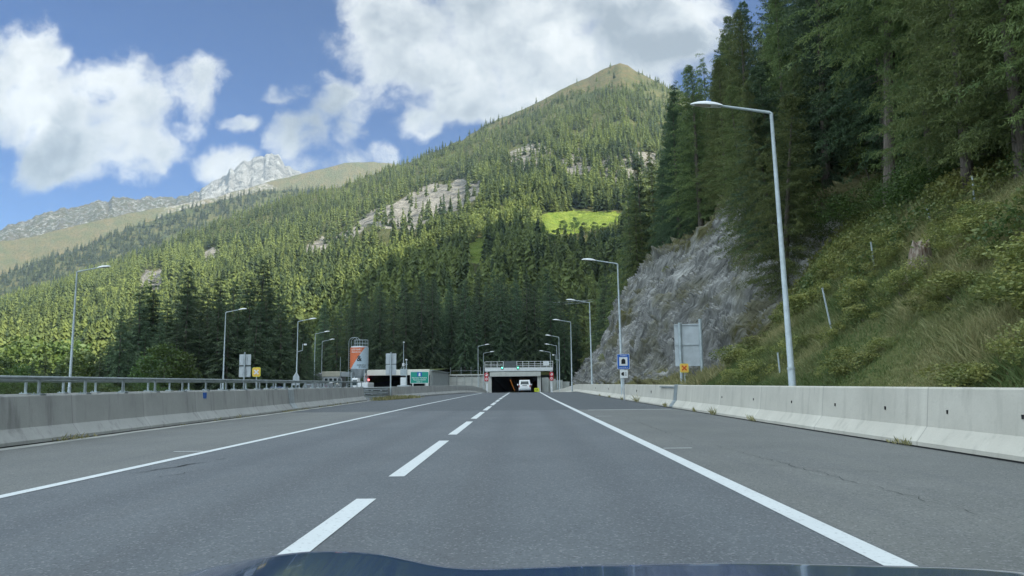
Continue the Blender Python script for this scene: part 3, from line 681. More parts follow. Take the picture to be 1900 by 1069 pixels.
# triangular sign on the camera lamp, seen from behind
p = at_y(549.5, 700, 104); t = empty('warning_sign', (p[0], 104, 0)); tag(t, 'pale grey arrow-topped sign seen from behind under the camera lamp', 'road sign'); zc = p[2]
MB().prism([(-.46, zc - 1.1), (.46, zc - 1.1), (.46, zc + .05), (0, zc + .8), (-.46, zc + .05)], 'y', 0, .03).build('sign_back', M['alu'], t)
MB().box((-.04, -.04, zb(104)), (.04, -.005, zc + .5)).build('post', M['galv_light'], t)
# green information sign
Y = 96.0; p = at_y(778.5, 700.5, Y); t = empty('information_sign', (p[0], Y, 0)); tag(t, 'green information sign with white rim and blue pictogram on two short legs', 'road sign'); zc = p[2]
w, hh = 34.5 / F * Y, 22.0 / F * Y
panel('sign_rim', w, hh, .10, zc, M['white'], t, -.03, 0); panel('sign_face', w - .13, hh - .13, .07, zc, M['green'], t, -.037, -.03)
panel('pictogram_panel', .62, .55, .03, zc + hh * .5 - .37, M['blue'], t, -.046, -.038)
MB().prism([(a, zc + hh * .5 - .37 + b) for a, b in ((-.13, -.22), (.13, -.22), (.09, .03), (.14, .04), (0, .22), (-.14, .04), (-.09, .03))], 'y', -.055, -.047).build('pictogram', M['white'], t)
lettering('lettering', 'Nächster Parkplatz', w * .80, .21, (0, -.045, zc - .06), M['white'], t, bold=.01); lettering('lettering', 'Tauernportalstube', w * .70, .19, (0, -.045, zc - .31), M['white'], t, bold=.01)
lettering('lettering', '1500 m', w * .30, .15, (0, -.045, zc - .57), M['white'], t, bold=.01)
for x in (-w * .36, w * .40): MB().box((x - .07, .0, zb(Y)), (x + .07, .12, zc - .4)).build('leg', M['white'], t)
# chevron board at the portal
p = at_y(996, 723.5, 128); t = empty('chevron_board', (p[0], 128, 0)); tag(t, 'lime yellow board with black chevrons low at the tunnel mouth', 'road sign'); zc = p[2]
panel('board', .85, .62, .03, zc, M['chev'], t)
m = MB()
for dx in (-.12, .14): m.prism([(dx - .12, zc), (dx + .04, zc + .2), (dx + .14, zc + .2), (dx - .02, zc), (dx + .14, zc - .2), (dx + .04, zc - .2)], 'y', -.04, -.031)
m.build('chevron', M['black'], t); MB().box((-.04, .001, float(zr(128))), (.04, .06, zc)).build('post', M['galv'], t)

# ------------------------------------------------------------------ portals, gantry, walls
TY = 180.0; fz = float(zr(TY))
t = empty('tunnel_portal', (0, TY, 0)); tag(t, 'concrete tunnel portal with orange ceiling lamps, entered by the white van', 'tunnel portal')
a = at_y(905, 691, TY); b_ = at_y(1003, 690, TY); zt = (a[2] + b_[2]) / 2; zbm = zt - 1.05
MB().box((a[0] + .55, -1.2, zbm), (b_[0], 0.6, zt), bev=.04).build('header_beam', M['concrete'], t)
MB().box((-7.75, -.6, fz - .3), (-6.85, .6, zbm - .003), bev=.03).build('column', M['concrete'], t)
MB().box((4.2, -.6, fz - .3), (5.05, .6, zbm - .003), bev=.03).build('column', M['concrete'], t)
SL = -.028; LT = 215
def slant(m, x0, x1, y0, y1, za, zb_): return m.prism([(y0, za + SL * y0), (y1, za + SL * y1), (y1, zb_ + SL * y1), (y0, zb_ + SL * y0)], 'x', x0, x1)
m = MB(); slant(m, -7.6, -6.86, .61, LT, fz - .5, zbm + .2); slant(m, 4.21, 5.0, .61, LT, fz - .5, zbm + .2); slant(m, -7.6, 5.0, .61, LT, zbm + .21, zbm + .6); m.box((-7.6, LT + .01, fz - 8), (5, LT + .6, zbm - 4))
m.build('tunnel_tube', M['tunnel'], t)
for x in (-2.6, .9):
    m = MB()
    for k in range(14): y = 22 + k * 12; slant(m, x - .06, x + .06, y, y + 5.0, zbm - .18, zbm - .12)
    m.build('lamp_row', M['amber_lamp'], t)
m = MB(); m.box((-1.0, 26, zbm - 1.6), (-.6, 26.4, zbm - .5)); m.box((-.95, 60, zbm - 2.6), (-.55, 60.4, zbm - 1.5)); m.build('ceiling_signal', M['dgrey'], t)
slant(MB(), 3.2, 4.15, 20, 210, zbm - 4.5, zbm - 4.2).build('walkway', M['tunnel'], t)
# opposite portal
Y = 150.0; fz2 = float(zr(Y)) - .3; t = empty('tunnel_portal', (0, Y, 0)); tag(t, 'second tunnel portal with a cream fascia across the opposite carriageway', 'tunnel portal')
a = at_y(675, 687.5, Y); b_ = at_y(797, 685, Y); zt = (a[2] + b_[2]) / 2; zbm = zt - 1.12
MB().box((a[0], -1.0, zbm), (b_[0], .5, zt), bev=.04).build('header_beam', M['cream'], t)
MB().box((a[0] + .15, -.5, fz2 - .3), (a[0] + 1.0, .5, zbm - .003), bev=.03).build('column', M['wall_concrete'], t)
MB().box((b_[0] - .9, -.5, fz2 - .3), (b_[0] - .1, .5, zbm - .003), bev=.03).build('column', M['wall_concrete'], t)
m = MB(); m.box((a[0] + .3, .51, fz2 - 5), (a[0] + .98, 140, zbm)); m.box((b_[0] - .88, .51, fz2 - 5), (b_[0] - .2, 140, zbm)); m.box((a[0] + .3, .51, zbm + .003), (b_[0] - .2, 140, zt - .1)); m.box((a[0] + .3, 140.01, fz2 - 5), (b_[0] - .2, 140.5, zt - .1))
m.build('tunnel_tube', M['tunnel'], t)
pz = at_y(686.5, 705, Y); MB().box((pz[0] - .14, -1.3, pz[2] - .14), (pz[0] + .14, -1.05, pz[2] + .14), bev=.05).build('red_signal', M['red_lamp'], t)
MB().tube([(pz[0], -1.1, fz2), (pz[0], -1.1, pz[2] - .1)], .05, 8).build('signal_post', M['dgrey'], t, 40)
bx = float(b_[0])
# slatted flank and panelled retaining wall
t = empty('retaining_wall', (0, 0, 0)); tag(t, 'grey flank wall of vertical ribs beside the cream portal', 'retaining wall')
MB().box((bx - .05, 151, fz2 - .5), (bx + .25, 186.4, zt - .25)).build('wall', M['wall_concrete'], t)
m = MB()
for k in range(26): m.box((bx + .253, 151.4 + k * 1.32, fz2 - .4), (bx + .45, 152.0 + k * 1.32, zt - .4))
m.build('rib', M['grey'], t); MB().box((bx - .15, 151, zt - .248), (bx + .55, 186.4, zt - .05)).build('coping', M['galv'], t)
t = empty('retaining_wall', (0, 0, 0)); tag(t, 'pale panelled retaining wall with a light coping between the two portals', 'retaining wall')
zw = at_y(850, 697, 187)[2]
m = MB(); xs = np.linspace(bx + .46, -8.3, 6)
for x0, x1 in zip(xs[:-1], xs[1:]):
    for k in range(4): m.box((x0 + .12, 187, fz - .6 + k * 1.45), (x1 - .12, 187.3, min(fz - .62 + (k + 1) * 1.45, zw - .05)), bev=.02)
m.build('panel', M['concrete'], t)
m = MB()
for x in xs: m.box((x - .118, 186.8, fz - .6), (x + .118, 187.25, zw - .05))
m.build('pilaster', M['wall_concrete'], t); MB().box((bx + .3, 186.6, zw - .04), (-7.8, 187.5, zw + .28), bev=.03).build('coping', M['concrete'], t)
MB().box((bx + .46, 187.31, fz - .6), (-7.8, 187.6, zw - .06)).build('backing', M['dark'], t)
t = empty('retaining_wall', (0, 0, 0)); tag(t, 'grey concrete wing wall between the tunnel mouth and the wooded slope', 'retaining wall')
m = MB()
for k in range(4): m.box((5.3 + k * 1.75, 181.5 + k * .9, fz - .5), (6.98 + k * 1.75, 182.2 + k * .9, 2.6 - k * .35), bev=.03)
m.build('wall', M['wall_concrete'], t)
t = empty('wall_fence', (0, 0, 0)); tag(t, 'thin row of fence posts on top of the panelled retaining wall', 'fence')
for x in (-17.5, -14.8, -12.3, -9.9): MB().tube([(x, 187.2, zw + .25), (x, 187.2, zw + 2.1)], .05, 6).build('post', M['galv'], t, 40)
MB().tube([(-17.6, 187.2, zw + 1.2), (-9.8, 187.2, zw + 1.2)], .02, 5).build('wire', M['galv'], t)
# gantry
Y = 150.0; t = empty('sign_gantry', (0, Y, 0)); tag(t, 'white steel gantry with railed walkway and dark message panel over the road', 'gantry')
gl = at_y(901, 690, Y); gr = at_y(1024, 688, Y); zf0 = float(zr(Y)); zk = (at_y(900, 690, Y)[2] + at_y(1026, 688, Y)[2]) / 2; zk1 = zk + .80; zr1 = zk + 1.95
xl, xr2 = float(gl[0]), float(gr[0])
for x in (xl + .25, xr2 - .1): MB().box((x - .18, -.2, zf0), (x + .18, .2, zk - .002), bev=.02).build('post', M['white'], t)
m = MB(); m.box((xl - .15, -.5, zk), (xr2 + .2, .55, zk + .12)); m.box((xl - .15, -.56, zk + .123), (xr2 + .2, -.46, zk1 - .1)); m.box((xl - .15, .46, zk + .123), (xr2 + .2, .56, zk1 - .1)); m.build('walkway', M['white'], t)
v0, v1 = float(at_y(934.5, 680, Y)[0]), float(at_y(958.5, 680, Y)[0])
for (x0, x1) in ((xl - .12, v0 - .05), (v1 + .05, xr2 + .18)):
    m = MB()
    for z in (zk1, zk1 + .33, zk1 + .66, zr1): m.box((x0, -.54, z - .035), (x1, -.46, z + .035))
    n = max(2, int((x1 - x0) / 1.15))
    for k in range(n + 1): x = x0 + (x1 - x0) * k / n; m.box((x - .04, -.545, zk1 - .1), (x + .04, -.455, zr1 + .04))
    m.build('railing', M['white'], t)
MB().box((v0, -.45, zk + .72), (v1, .35, zr1 + .1), bev=.03).build('message_panel', M['dgrey'], t)
m = MB()
for z in (zk1 + .2, zk1 + .66): m.box((v0 + .08, -.462, z - .01), (v1 - .08, -.452, z + .01))
m.build('louvre', M['dark'], t)
for x in (v0 - .28, v1 + .28):
    q = MB().box((x - .24, -.72, zk + .42), (x + .24, -.57, zk + 1.0), bev=.03).build('lane_signal', M['dark'], t)
    MB().tube([(x, -.725, zk + .72), (x, -.745, zk + .72)], .13, 12).build('green_light', M['green_lamp'], q)
MB().box((xr2 - 1.75, -.6, zk1 + .25), (xr2 - .55, -.548, zr1)).build('equipment_box', M['white'], t)
def red_sign(x, label):
    t = empty('prohibition_sign', (x, Y - .45, 0)); tag(t, label, 'road sign', 'red signs on the gantry posts')
    MB().box((-.38, 0, zk - 1.95), (.38, .18, zk - .22), bev=.05).build('housing', M['darkred'], t)
    for zc, sym in ((zk - .66, 0), (zk - 1.5, 1)):
        circ = lambda r, n=20: [(r * math.cos(2 * pi * k / n), zc + r * math.sin(2 * pi * k / n)) for k in range(n)]
        q = MB().prism(circ(.42), 'y', -.02, -.002).build('red_disc', M['red'], t); MB().prism(circ(.26), 'y', -.03, -.021).build('white_disc', M['white'], q)
        if sym == 0: MB().box((-.26, -.04, zc - .03), (.05, -.031, zc + .13)).build('symbol', M['red'], q)
        else: lettering('lettering', '80', .34, .26, (0, -.04, zc), M['red'], q, bold=.02)
red_sign(xl + .18, 'red two-disc prohibition sign on the gantry post beside the retaining wall')
red_sign(xr2 - .1, 'red two-disc prohibition sign on the gantry post beside the wooded slope')

# ------------------------------------------------------------------ vehicles and site things
def wheel(parent, x, y, r, w, z=None):
    z = r if z is None else z
    o = MB().tube([(x - w / 2, y, z), (x - w * .42, y, z), (x + w * .42, y, z), (x + w / 2, y, z)], [r * .86, r, r, r * .86], 20).build('wheel', M['rubber'], parent, 30)
    MB().tube([(x - w / 2 - .006, y, z), (x + w / 2 + .006, y, z)], r * .58, 14).build('rim', M['silver'], o, 30)
def side_extrude(name, prof, w, mat, parent, tuck=.10, ztuck=1.0):
    """a side outline (y, z) widened to w, drawn in towards the roof"""
    v = []; n = len(prof)
    for s in (-1, 1):
        v += [(s * (w / 2 - max(0, z - ztuck) * tuck), y, z) for y, z in prof]
    f = [tuple(range(n)), tuple(range(n, 2 * n))] + [(i, (i + 1) % n, n + (i + 1) % n, n + i) for i in range(n)]
    return MB().add(v, f).build(name, mat, parent, 35)
# white van entering the tunnel: rear at y = 0, facing away
Y = 110.0; p = on_z(972, 727.5, float(zr(Y))); t = empty('van', (.68, Y, float(zr(Y)))); tag(t, 'white delivery van driving away into the tunnel', 'van')
side_extrude('body', [(.0, .42), (.02, .95), (.10, 1.15), (.32, 1.78), (.50, 1.84), (2.6, 1.83), (3.1, 1.55), (3.4, 1.08), (4.1, .92), (4.22, .5), (4.2, .30), (.05, .30)], 1.78, M['white_paint'], t, .16, .95)
def rear_panel(pts, off):                # on the sloping tailgate
    return [(x, .10 + (z - 1.15) * .349 - off if z > 1.15 else .02 + (z - .95) * .4 - off, z) for x, z in pts]
m = MB(); q = rear_panel([(-.62, 1.18), (.62, 1.18), (.55, 1.66), (-.55, 1.66)], .012); m.add(q, [(0, 1, 2, 3)]); m.build('rear_window', M['glass'], t)
MB().box((-.35, -.02, .98), (.35, .03, 1.06)).build('tailgate_recess', M['dark'], t)
MB().box((-.26, -.012, .70), (.26, .004, .81)).build('number_plate', M['white'], t)
for s in (-1, 1):
    MB().box((s * .80 - .09, -.01, .72), (s * .80 + .07, .12, 1.12), bev=.03).build('tail_light', M['taillight'], t)
    MB().box((s * 1.02 - .10, 2.95, 1.05), (s * 1.02 + .10, 3.08, 1.27), bev=.03).build('wing_mirror', M['white'], t)
    for y in (.75, 3.35): wheel(t, s * .78, y, .32, .2)
    MB().add([(s * .905, 1.2 + a, z) for a, z in ((.0, 1.12), (1.5, 1.12), (1.3, 1.55), (.05, 1.6))], [(0, 1, 2, 3)]).build('side_window', M['glass'], t) if 0 else None
MB().box((-.86, -.09, .32), (.86, .06, .60), bev=.05).build('bumper', M['galv'], t)
def make_car(name, x, y, z, rz, mat, label, tall=0.0, group='cars parked in the service yard'):
    t = empty(name, (x, y, z), rz); tag(t, label, 'car', group)
    side_extrude('body', [(0, .35), (0, .78), (.12, .92), (.95, .98), (4.2, .90), (4.35, .72), (4.35, .35), (.1, .28)], 1.78, mat, t, .3, .85)
    side_extrude('cabin', [(.25, .955), (.75, 1.42 + tall), (2.3, 1.45 + tall), (3.15, .952)], 1.62, M['glass'], t, .32, .95)
    side_extrude('roof', [(.70, 1.405 + tall), (.85, 1.46 + tall), (2.25, 1.485 + tall), (2.42, 1.41 + tall)], 1.50, mat, t, .32, .95)
    for s in (-1, 1):
        for yy_ in (.8, 3.45): wheel(t, s * .80, yy_, .31, .19)
        MB().box((s * .72 - .14, 4.28, .62), (s * .72 + .14, 4.37, .76), bev=.02).build('headlight', M['lens'], t); MB().box((s * .74 - .12, -.02, .70), (s * .74 + .12, .05, .86), bev=.02).build('tail_light', M['taillight'], t)
yz = lambda y: float(zr(y)) - .36
for (px, Y, rz, mat, tall, lab) in ((541, 88, R(80), M['blue_car'], .0, 'blue car parked behind the railing, below the camera lamp'),
    (570, 100, R(10), M['silver'], .35, 'silver people carrier parked in the yard beside the blue car'), (588, 102, R(5), M['white_paint'], .5, 'white high-roofed car parked between the silver and maroon cars'),
    (600, 103, R(8), M['maroon'], .1, 'maroon car parked in front of the site building'), (609, 104, R(3), M['white_paint'], .55, 'white high-roofed car parked between the maroon and cream cars'),
    (619, 105, R(6), M['cream_car'], .4, 'cream car parked near the end of the yard row')):
    p = at_y(px, 712, Y); make_car('parked_car', p[0], Y, yz(Y), rz, mat, lab, tall)
# lorry beside the silo
Y = 118.0; p = at_y(657, 705, Y); t = empty('lorry', (p[0] + .9, Y, yz(Y))); tag(t, 'white lorry with a tall cab and low tipper body under the silo', 'lorry')
MB().box((-1.25, 0, .75), (-.32, 1.9, 3.05), bev=.10).build('cab', M['white_paint'], t); MB().box((-1.12, -.012, 1.9), (-.45, .0, 2.7)).build('windscreen', M['glass'], t)
MB().box((-.28, -.2, 1.15), (1.35, 4.6, 2.30), bev=.06).build('tipper_body', M['white'], t); MB().box((-1.0, .3, .5), (1.2, 4.4, .74)).build('chassis', M['dark'], t)
for x in (-.95, .95):
    wheel(t, x, 1.1, .48, .28); wheel(t, x, 3.6, .48, .28)
# silo with banner
Y = 124.0; p = at_y(667, 665, Y); px_m = Y / F; t = empty('silo', (p[0], Y, 0)); tag(t, 'tall silo on legs wrapped in an orange and pale blue banner', 'silo')
zlo, zhi = at_y(667, 685, Y)[2], at_y(667, 645.5, Y)[2]; rr = 1.52
MB().tube([(0, 0, zlo - 1.6), (0, 0, zlo), (0, 0, zhi), (0, 0, zhi + .25)], [.35, rr - .03, rr - .03, rr - .2], 28).build('tank', M['galv'], t, 40)
def band(a0, a1, z0f, z1f, r, mat, name):
    n = 20; v = []; f = []
    for i in range(n + 1):
        a = a0 + (a1 - a0) * i / n; s = i / n
        v += [(r * math.sin(a), -r * math.cos(a), z0f(s)), (r * math.sin(a), -r * math.cos(a), z1f(s))]
    for i in range(n): f.append((2 * i, 2 * i + 2, 2 * i + 3, 2 * i + 1))
    return MB().add(v, f).build(name, mat, t, 60)
H_ = zhi - zlo; A0, A1 = R(-78), R(80)
diag = lambda s: zlo + H_ * min(1, max(0.0, (math.sin(A0 + (A1 - A0) * s) + .80) / 1.55))
band(A0, A1, lambda s: diag(s) , lambda s: zhi, rr + .012, M['orange'], 'orange_banner'); band(A0, A1, lambda s: zlo, diag, rr + .012, M['pale_blue'], 'pale_banner')
def on_silo(o):                          # wrap flat lettering round the tank
    me = o.data; n = len(me.vertices); v = np.empty(n * 3, np.float32); me.vertices.foreach_get('co', v); v = v.reshape(-1, 3)
    x = v[:, 0] + o.location.x; r = rr + .03 - v[:, 1]; a = x / rr; v[:, 0] = r * np.sin(a); v[:, 1] = -r * np.cos(a); v[:, 2] += o.location.z
    o.location = (0, 0, 0); me.vertices.foreach_set('co', v.ravel()); me.update()
for s_, w_, h_, x_, z_, m_ in (('GUTE FAHRT', 1.9, .26, -.30, .90, 'white'), ('WÜNSCHEN WIR', 1.75, .24, -.34, .79, 'white'), ('&', .80, .92, .30, .49, 'dark'), ('KOMM GUT AN', 1.5, .22, .72, .18, 'dgrey'), ('IM TAUERN', 1.2, .2, .82, .09, 'dgrey')):
    on_silo(lettering('lettering', s_, w_, h_, (x_, 0, zlo + H_ * z_), M[m_], t, .01, .012))
for ax, ay in ((-1, -1), (1, -1), (1, 1), (-1, 1)): MB().tube([(ax * 1.12, ay * .95, yz(Y)), (ax * 1.0, ay * .85, zlo + .3)], .10, 8).build('leg', M['galv_light'], t, 40)
MB().tube([(-1.25, -1.0, yz(Y)), (-.4, -.5, zlo - .4)], .08, 8).build('brace', M['galv_light'], t)
m = MB(); nr = 16; rt = rr - .35; zt_ = zhi + .25
for k in range(nr):
    a = 2 * pi * k / nr; b = 2 * pi * (k + 1) / nr; P0 = (rt * math.cos(a) + .25, rt * math.sin(a)); P1 = (rt * math.cos(b) + .25, rt * math.sin(b))
    m.tube([(*P0, zt_ - .2), (*P0, zt_ + 1.05)], .025, 5)
    for z in (.5, 1.05): m.tube([(*P0, zt_ + z), (*P1, zt_ + z)], .025, 5)
m.build('top_railing', M['galv_light'], t)
m = MB(); 
for x in (-1.75, -1.35): m.tube([(x, -.3, yz(Y)), (x, -.3, zhi + .9)] + [(x + (.75 - .75 * math.cos(u)), -.3, zhi + .9 + .85 * math.sin(u)) for u in np.linspace(.3, pi * .85, 8)], .035, 6)
for k in range(20): m.tube([(-1.75, -.3, yz(Y) + .5 + k * .38), (-1.35, -.3, yz(Y) + .5 + k * .38)], .02, 5)
m.build('ladder', M['galv_light'], t)
# site building
Y = 140.0; a = at_y(582, 690, Y); b_ = at_y(640, 706, Y); t = empty('site_building', (0, Y, 0)); tag(t, 'low beige site building with a grey glazed ground floor behind the cars', 'building')
zt = at_y(610, 689.5, Y)[2]; zm = at_y(610, 699, Y)[2]; x0, xm, x1 = float(a[0]), float(at_y(597, 700, Y)[0]), float(b_[0])
MB().box((xm, 0, zm), (x1 - 1.0, 6, zt), bev=.05).build('upper_cladding', M['beige'], t); MB().box((x1 - .99, .6, zm), (x1 + .6, 6, zt - .1)).build('side_cladding', M['grey'], t)
MB().box((xm + .1, .05, yz(Y)), (x1 - 1.2, 5.9, zm - .004)).build('ground_floor', M['grey'], t); MB().box((x0, .4, yz(Y)), (xm - .003, 5, zt - .25), bev=.05).build('annexe', M['silver'], t)
for k in range(4): q = MB().box((xm + .5 + k * .85, .02, yz(Y) + .8), (xm + 1.2 + k * .85, .045, zm - .25)).build('window', M['white'], t); MB().box((xm + .56 + k * .85, .012, yz(Y) + .86), (xm + 1.14 + k * .85, .019, zm - .31)).build('pane', M['glass'], q)
# monitoring trailers and masts
Y = 98.0; p = at_y(749, 700, Y); t = empty('signal_trailer', (p[0], Y, 0)); tag(t, 'white signal trailer with a tall thin mast beside the green sign', 'trailer'); z = lambda py: float(at_y(749, py, Y)[2])
MB().box((-.42, 0, z(715)), (.42, .3, z(700.5)), bev=.04).build('lower_board', M['white'], t); MB().box((-.46, .02, z(697)), (.46, .22, z(684.5)), bev=.03).build('upper_board', M['galv_light'], t)
MB().box((-.38, .05, z(700.2)), (.38, .25, z(697.3))).build('dark_gap', M['dark'], t); MB().box((-.8, -.2, zb(Y)), (.8, 1.4, z(715) - .003), bev=.05).build('chassis', M['galv'], t)
MB().tube([(-.05, .12, z(690)), (-.05, .12, z(634))], [.06, .03], 8).build('mast', M['galv_light'], t, 40); MB().box((-.13, .02, z(636)), (.06, .2, z(634))).build('mast_head', M['white'], t)
MB().tube([(-.05, .12, z(679)), (-.05, .12, z(674))], .17, 10).build('beacon', M['white'], t, 40)
MB().tube([(-.4, .12, z(684)), (-.06, .12, z(678))], .025, 6).build('stay', M['galv_light'], t); MB().tube([(.14, .12, z(684)), (-.03, .12, z(678))], .025, 6).build('stay', M['galv_light'], t)
Y = 97.0; p = at_y(754, 700, Y); t = empty('camera_pole', (p[0], Y, 0)); tag(t, 'short pole with a camera head between the signal trailer and the green sign', 'pole'); z = lambda py: float(at_y(754, py, Y)[2])
MB().tube([(0, 0, zb(Y)), (0, 0, z(669))], .07, 8).build('pole', M['galv_light'], t, 40); MB().box((-.12, -.2, z(669)), (.12, .1, z(666.5)), bev=.02).build('camera', M['white'], t); MB().box((-.14, -.1, z(677)), (.14, .1, z(675.5))).build('bracket', M['galv_light'], t)
p = at_y(631, 700, 132); t = empty('mast', (p[0], 132, 0)); tag(t, 'thin grey mast in front of the beige site building', 'mast'); MB().tube([(0, 0, yz(132)), (0, 0, at_y(631, 662, 132)[2])], [.06, .035], 8).build('pole', M['galv_light'], t, 40); MB().box((-.12, -.12, yz(132)), (.12, .12, yz(132) + .3)).build('base', M['concrete'], t)

# ------------------------------------------------------------------ the car the photo is taken from
t = empty('car', (0, 0, 0)); tag(t, 'dark blue car whose bonnet edge fills the bottom of the view', 'car')
cont = [(160, 1110), (295, 1072), (380, 1046), (470, 1030), (530, 1021), (600, 1018), (680, 1023), (730, 1032), (780, 1048), (830, 1057), (900, 1060), (1000, 1057), (1100, 1054), (1250, 1050), (1400, 1047), (1600, 1048), (1700, 1048), (1800, 1047), (1900, 1052), (2000, 1066), (2120, 1100)]
Y0 = 1.62; cx = []; cz = []
for q in cont: P = at_y(*q, Y0); cx.append(P[0]); cz.append(P[2])
us = np.linspace(cx[0], cx[-1], 120); zz = np.interp(us, cx, cz); kk_ = np.ones(7) / 7; zz = np.convolve(np.pad(zz, 3, 'edge'), kk_, 'valid')
vs = np.linspace(.80, 2.02, 46); V = []
for yv in vs:
    dz = (Y0 - yv) * .07 if yv < Y0 else -1.9 * (yv - Y0) ** 2 - .02 * (yv - Y0)
    hump = np.interp(us, [cx[1], -.42, -.12], [1, 1, 0]); base = zz
    V.append(np.stack([us, np.full_like(us, yv) - .10 * ((us - .2) / 1.0) ** 2, base + dz], 1))
V = np.array(V).reshape(-1, 3)
np_mesh('bonnet', V, grid_faces(len(vs), len(us)), M['car_blue'], parent=t, smooth=True)
xlo, xhi = float(us[0]), float(us[-1])
m = MB(); m.sweep([(0, .34), (0, .66)], [(xlo - .06, .3, 0), (xlo - .06, 1.5, 0), (xlo + .10, 1.85, 0), (.1, 2.03, 0), (xhi - .10, 1.85, 0), (xhi + .06, 1.5, 0), (xhi + .06, .3, 0)], closed=False); m.build('bumper_skin', M['car_blue'], t, 40)
for s, x in ((-1, xlo + .06), (1, xhi - .06)):
    wheel(t, x, 1.05, .32, .2)
    m = MB().box((x - .10, 1.62, .58), (x + .14, 1.80, .68), bev=.04).build('headlight', M['lens'], t)

# ------------------------------------------------------------------ right hillside and rock face
PYS = np.array([-200, 0, 33.5, 41, 60, 85, 100, 118, 160, 230, 420])
PROF = [
 [(0, .2), (4, 3.5), (8.8, 7.5), (13, 9.2), (35, 25), (200, 215), (285, 285), (430, 160)],
 [(0, .2), (4, 3.5), (8.8, 7.5), (13, 9.2), (35, 25), (200, 215), (285, 290), (430, 160)],
 [(0, .2), (4, 3.8), (8.6, 8.2), (12.8, 10.3), (35, 26), (200, 215), (285, 295), (430, 160)],
 [(0, .2), (4.5, 1.9), (7.2, 6.0), (11, 12.0), (35, 29), (200, 215), (285, 298), (430, 160)],
 [(0, .2), (1.6, 1.6), (5.8, 8.5), (10.2, 15.5), (35, 34), (200, 218), (285, 300), (430, 160)],
 [(0, .2), (1.2, 1.4), (4.6, 8.3), (8.2, 15.0), (35, 34), (200, 220), (285, 305), (430, 165)],
 [(0, .2), (0.8, 1.0), (3.0, 5.5), (5.6, 10.5), (35, 31), (200, 222), (285, 308), (430, 165)],
 [(0, .1), (1.0, 0.5), (4.0, 2.2), (9.0, 6.0), (35, 27), (200, 224), (285, 312), (430, 170)],
 [(0, -.8), (3, -.5), (8.0, 1.5), (13, 6), (35, 24), (200, 228), (285, 320), (430, 180)],
 [(0, -2.6), (3, -2.6), (8, -1.4), (13, 3), (35, 20), (200, 238), (285, 345), (430, 200)],
 [(0, -2.6), (3, -2.6), (8, -1.0), (13, 4), (35, 22), (200, 240), (285, 380), (430, 230)]]
PD = np.array([[p[0] for p in q] for q in PROF], float); PZ = np.array([[p[1] for p in q] for q in PROF], float)
def prof_at(y):
    return np.array([np.interp(y, PYS, PD[:, k]) for k in range(8)]), np.array([np.interp(y, PYS, PZ[:, k]) for k in range(8)])
def toe(y): return float(xrb(min(y, 185))) + 1.15 + max(0, y - 185) * .01
def zhill(x, y):
    d, z = prof_at(y); return float(np.interp(x - toe(y), d, z))
def hill_mesh(name, ys, ts, mat, disp, keep=None, sink=None):
    V = []; 
    for y in ys:
        d, z = prof_at(y); L = np.r_[0, np.cumsum(np.hypot(np.diff(d), np.diff(z)))]
        tt = ts * 1.0; k = np.arange(8)
        V.append(np.stack([np.interp(tt, k, d) + toe(y), np.full(len(tt), y), np.interp(tt, k, z)], 1))
    V = np.array(V)
    return V
ys = np.r_[np.arange(-200, 0, 8), np.arange(0, 60, .8), np.arange(60, 130, 1.5), np.arange(130, 240, 4), np.arange(240, 421, 12)]
ts = np.r_[np.linspace(0, 3, 46), np.linspace(3, 4, 12)[1:], np.linspace(4, 5, 28)[1:], np.linspace(5, 7, 16)[1:]]
V = hill_mesh('hill', ys, ts, None, 0); nu, nv = len(ys), len(ts)
P = V.reshape(-1, 3); Yv = P[:, 1]; Tv = np.tile(ts, nu)
amp = np.clip(Tv * 2, 0, 1) * (0.35 + .5 * (Tv > 3.3)) * np.clip(Tv, .4, 3)
P[:, 2] += (fbm(P * .22, 4, 3) - .5) * amp * 1.6
incl = ss(Yv, 38, 45) * (1 - ss(Yv, 116, 122)) * (Tv < 3.05) * (Tv > .12)
P[:, 0] += incl * .9; P[:, 2] -= incl * .6
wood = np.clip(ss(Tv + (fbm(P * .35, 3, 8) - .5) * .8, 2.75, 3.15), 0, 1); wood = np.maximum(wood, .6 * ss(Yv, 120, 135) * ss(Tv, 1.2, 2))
rockm = ss(Yv, 36, 42) * (1 - ss(Yv, 118, 126)) * ss(Tv, .2, .5) * (1 - ss(Tv, 2.9, 3.3))
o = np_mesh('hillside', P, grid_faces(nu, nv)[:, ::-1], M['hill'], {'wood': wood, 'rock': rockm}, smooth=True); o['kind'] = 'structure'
# the rock face: fine ribs of tilted schist
ys = np.arange(37.5, 122, .18); ts = np.linspace(.10, 3.12, 170)
V = hill_mesh('cliff', ys, ts, None, 0); nu, nv = len(ys), len(ts); P = V.reshape(-1, 3)
Yv = P[:, 1]; Tv = np.tile(ts, nu)
ca, sa = math.cos(R(42)), math.sin(R(42))
Q = np.stack([P[:, 0] * .5, (P[:, 1] * ca - P[:, 2] * sa) * .30, (P[:, 1] * sa + P[:, 2] * ca) * 1.3], 1)
n_ = fbm(Q * .34, 7, 11, .58, True); n2_ = fbm(P * .16, 3, 21)
edge = ss(Yv, 37.5, 42) * (1 - ss(Yv, 114, 121.5)) * ss(Tv, .1, .35)
bed = (P[:, 1] * sa + P[:, 2] * ca) * .42 + P[:, 0] * .12 + (fbm(P * .14, 4, 41) - .5) * 1.8; saw = bed - np.floor(bed); bed2 = bed * 3.1 + (fbm(P * .35, 3, 43) - .5) * 1.1; saw2 = bed2 - np.floor(bed2)
ledge = (saw ** 1.5 - .4) * 2.6 * (.3 + 1.2 * fbm(P * .13, 3, 47)) + (saw2 ** 1.3 - .4) * .95
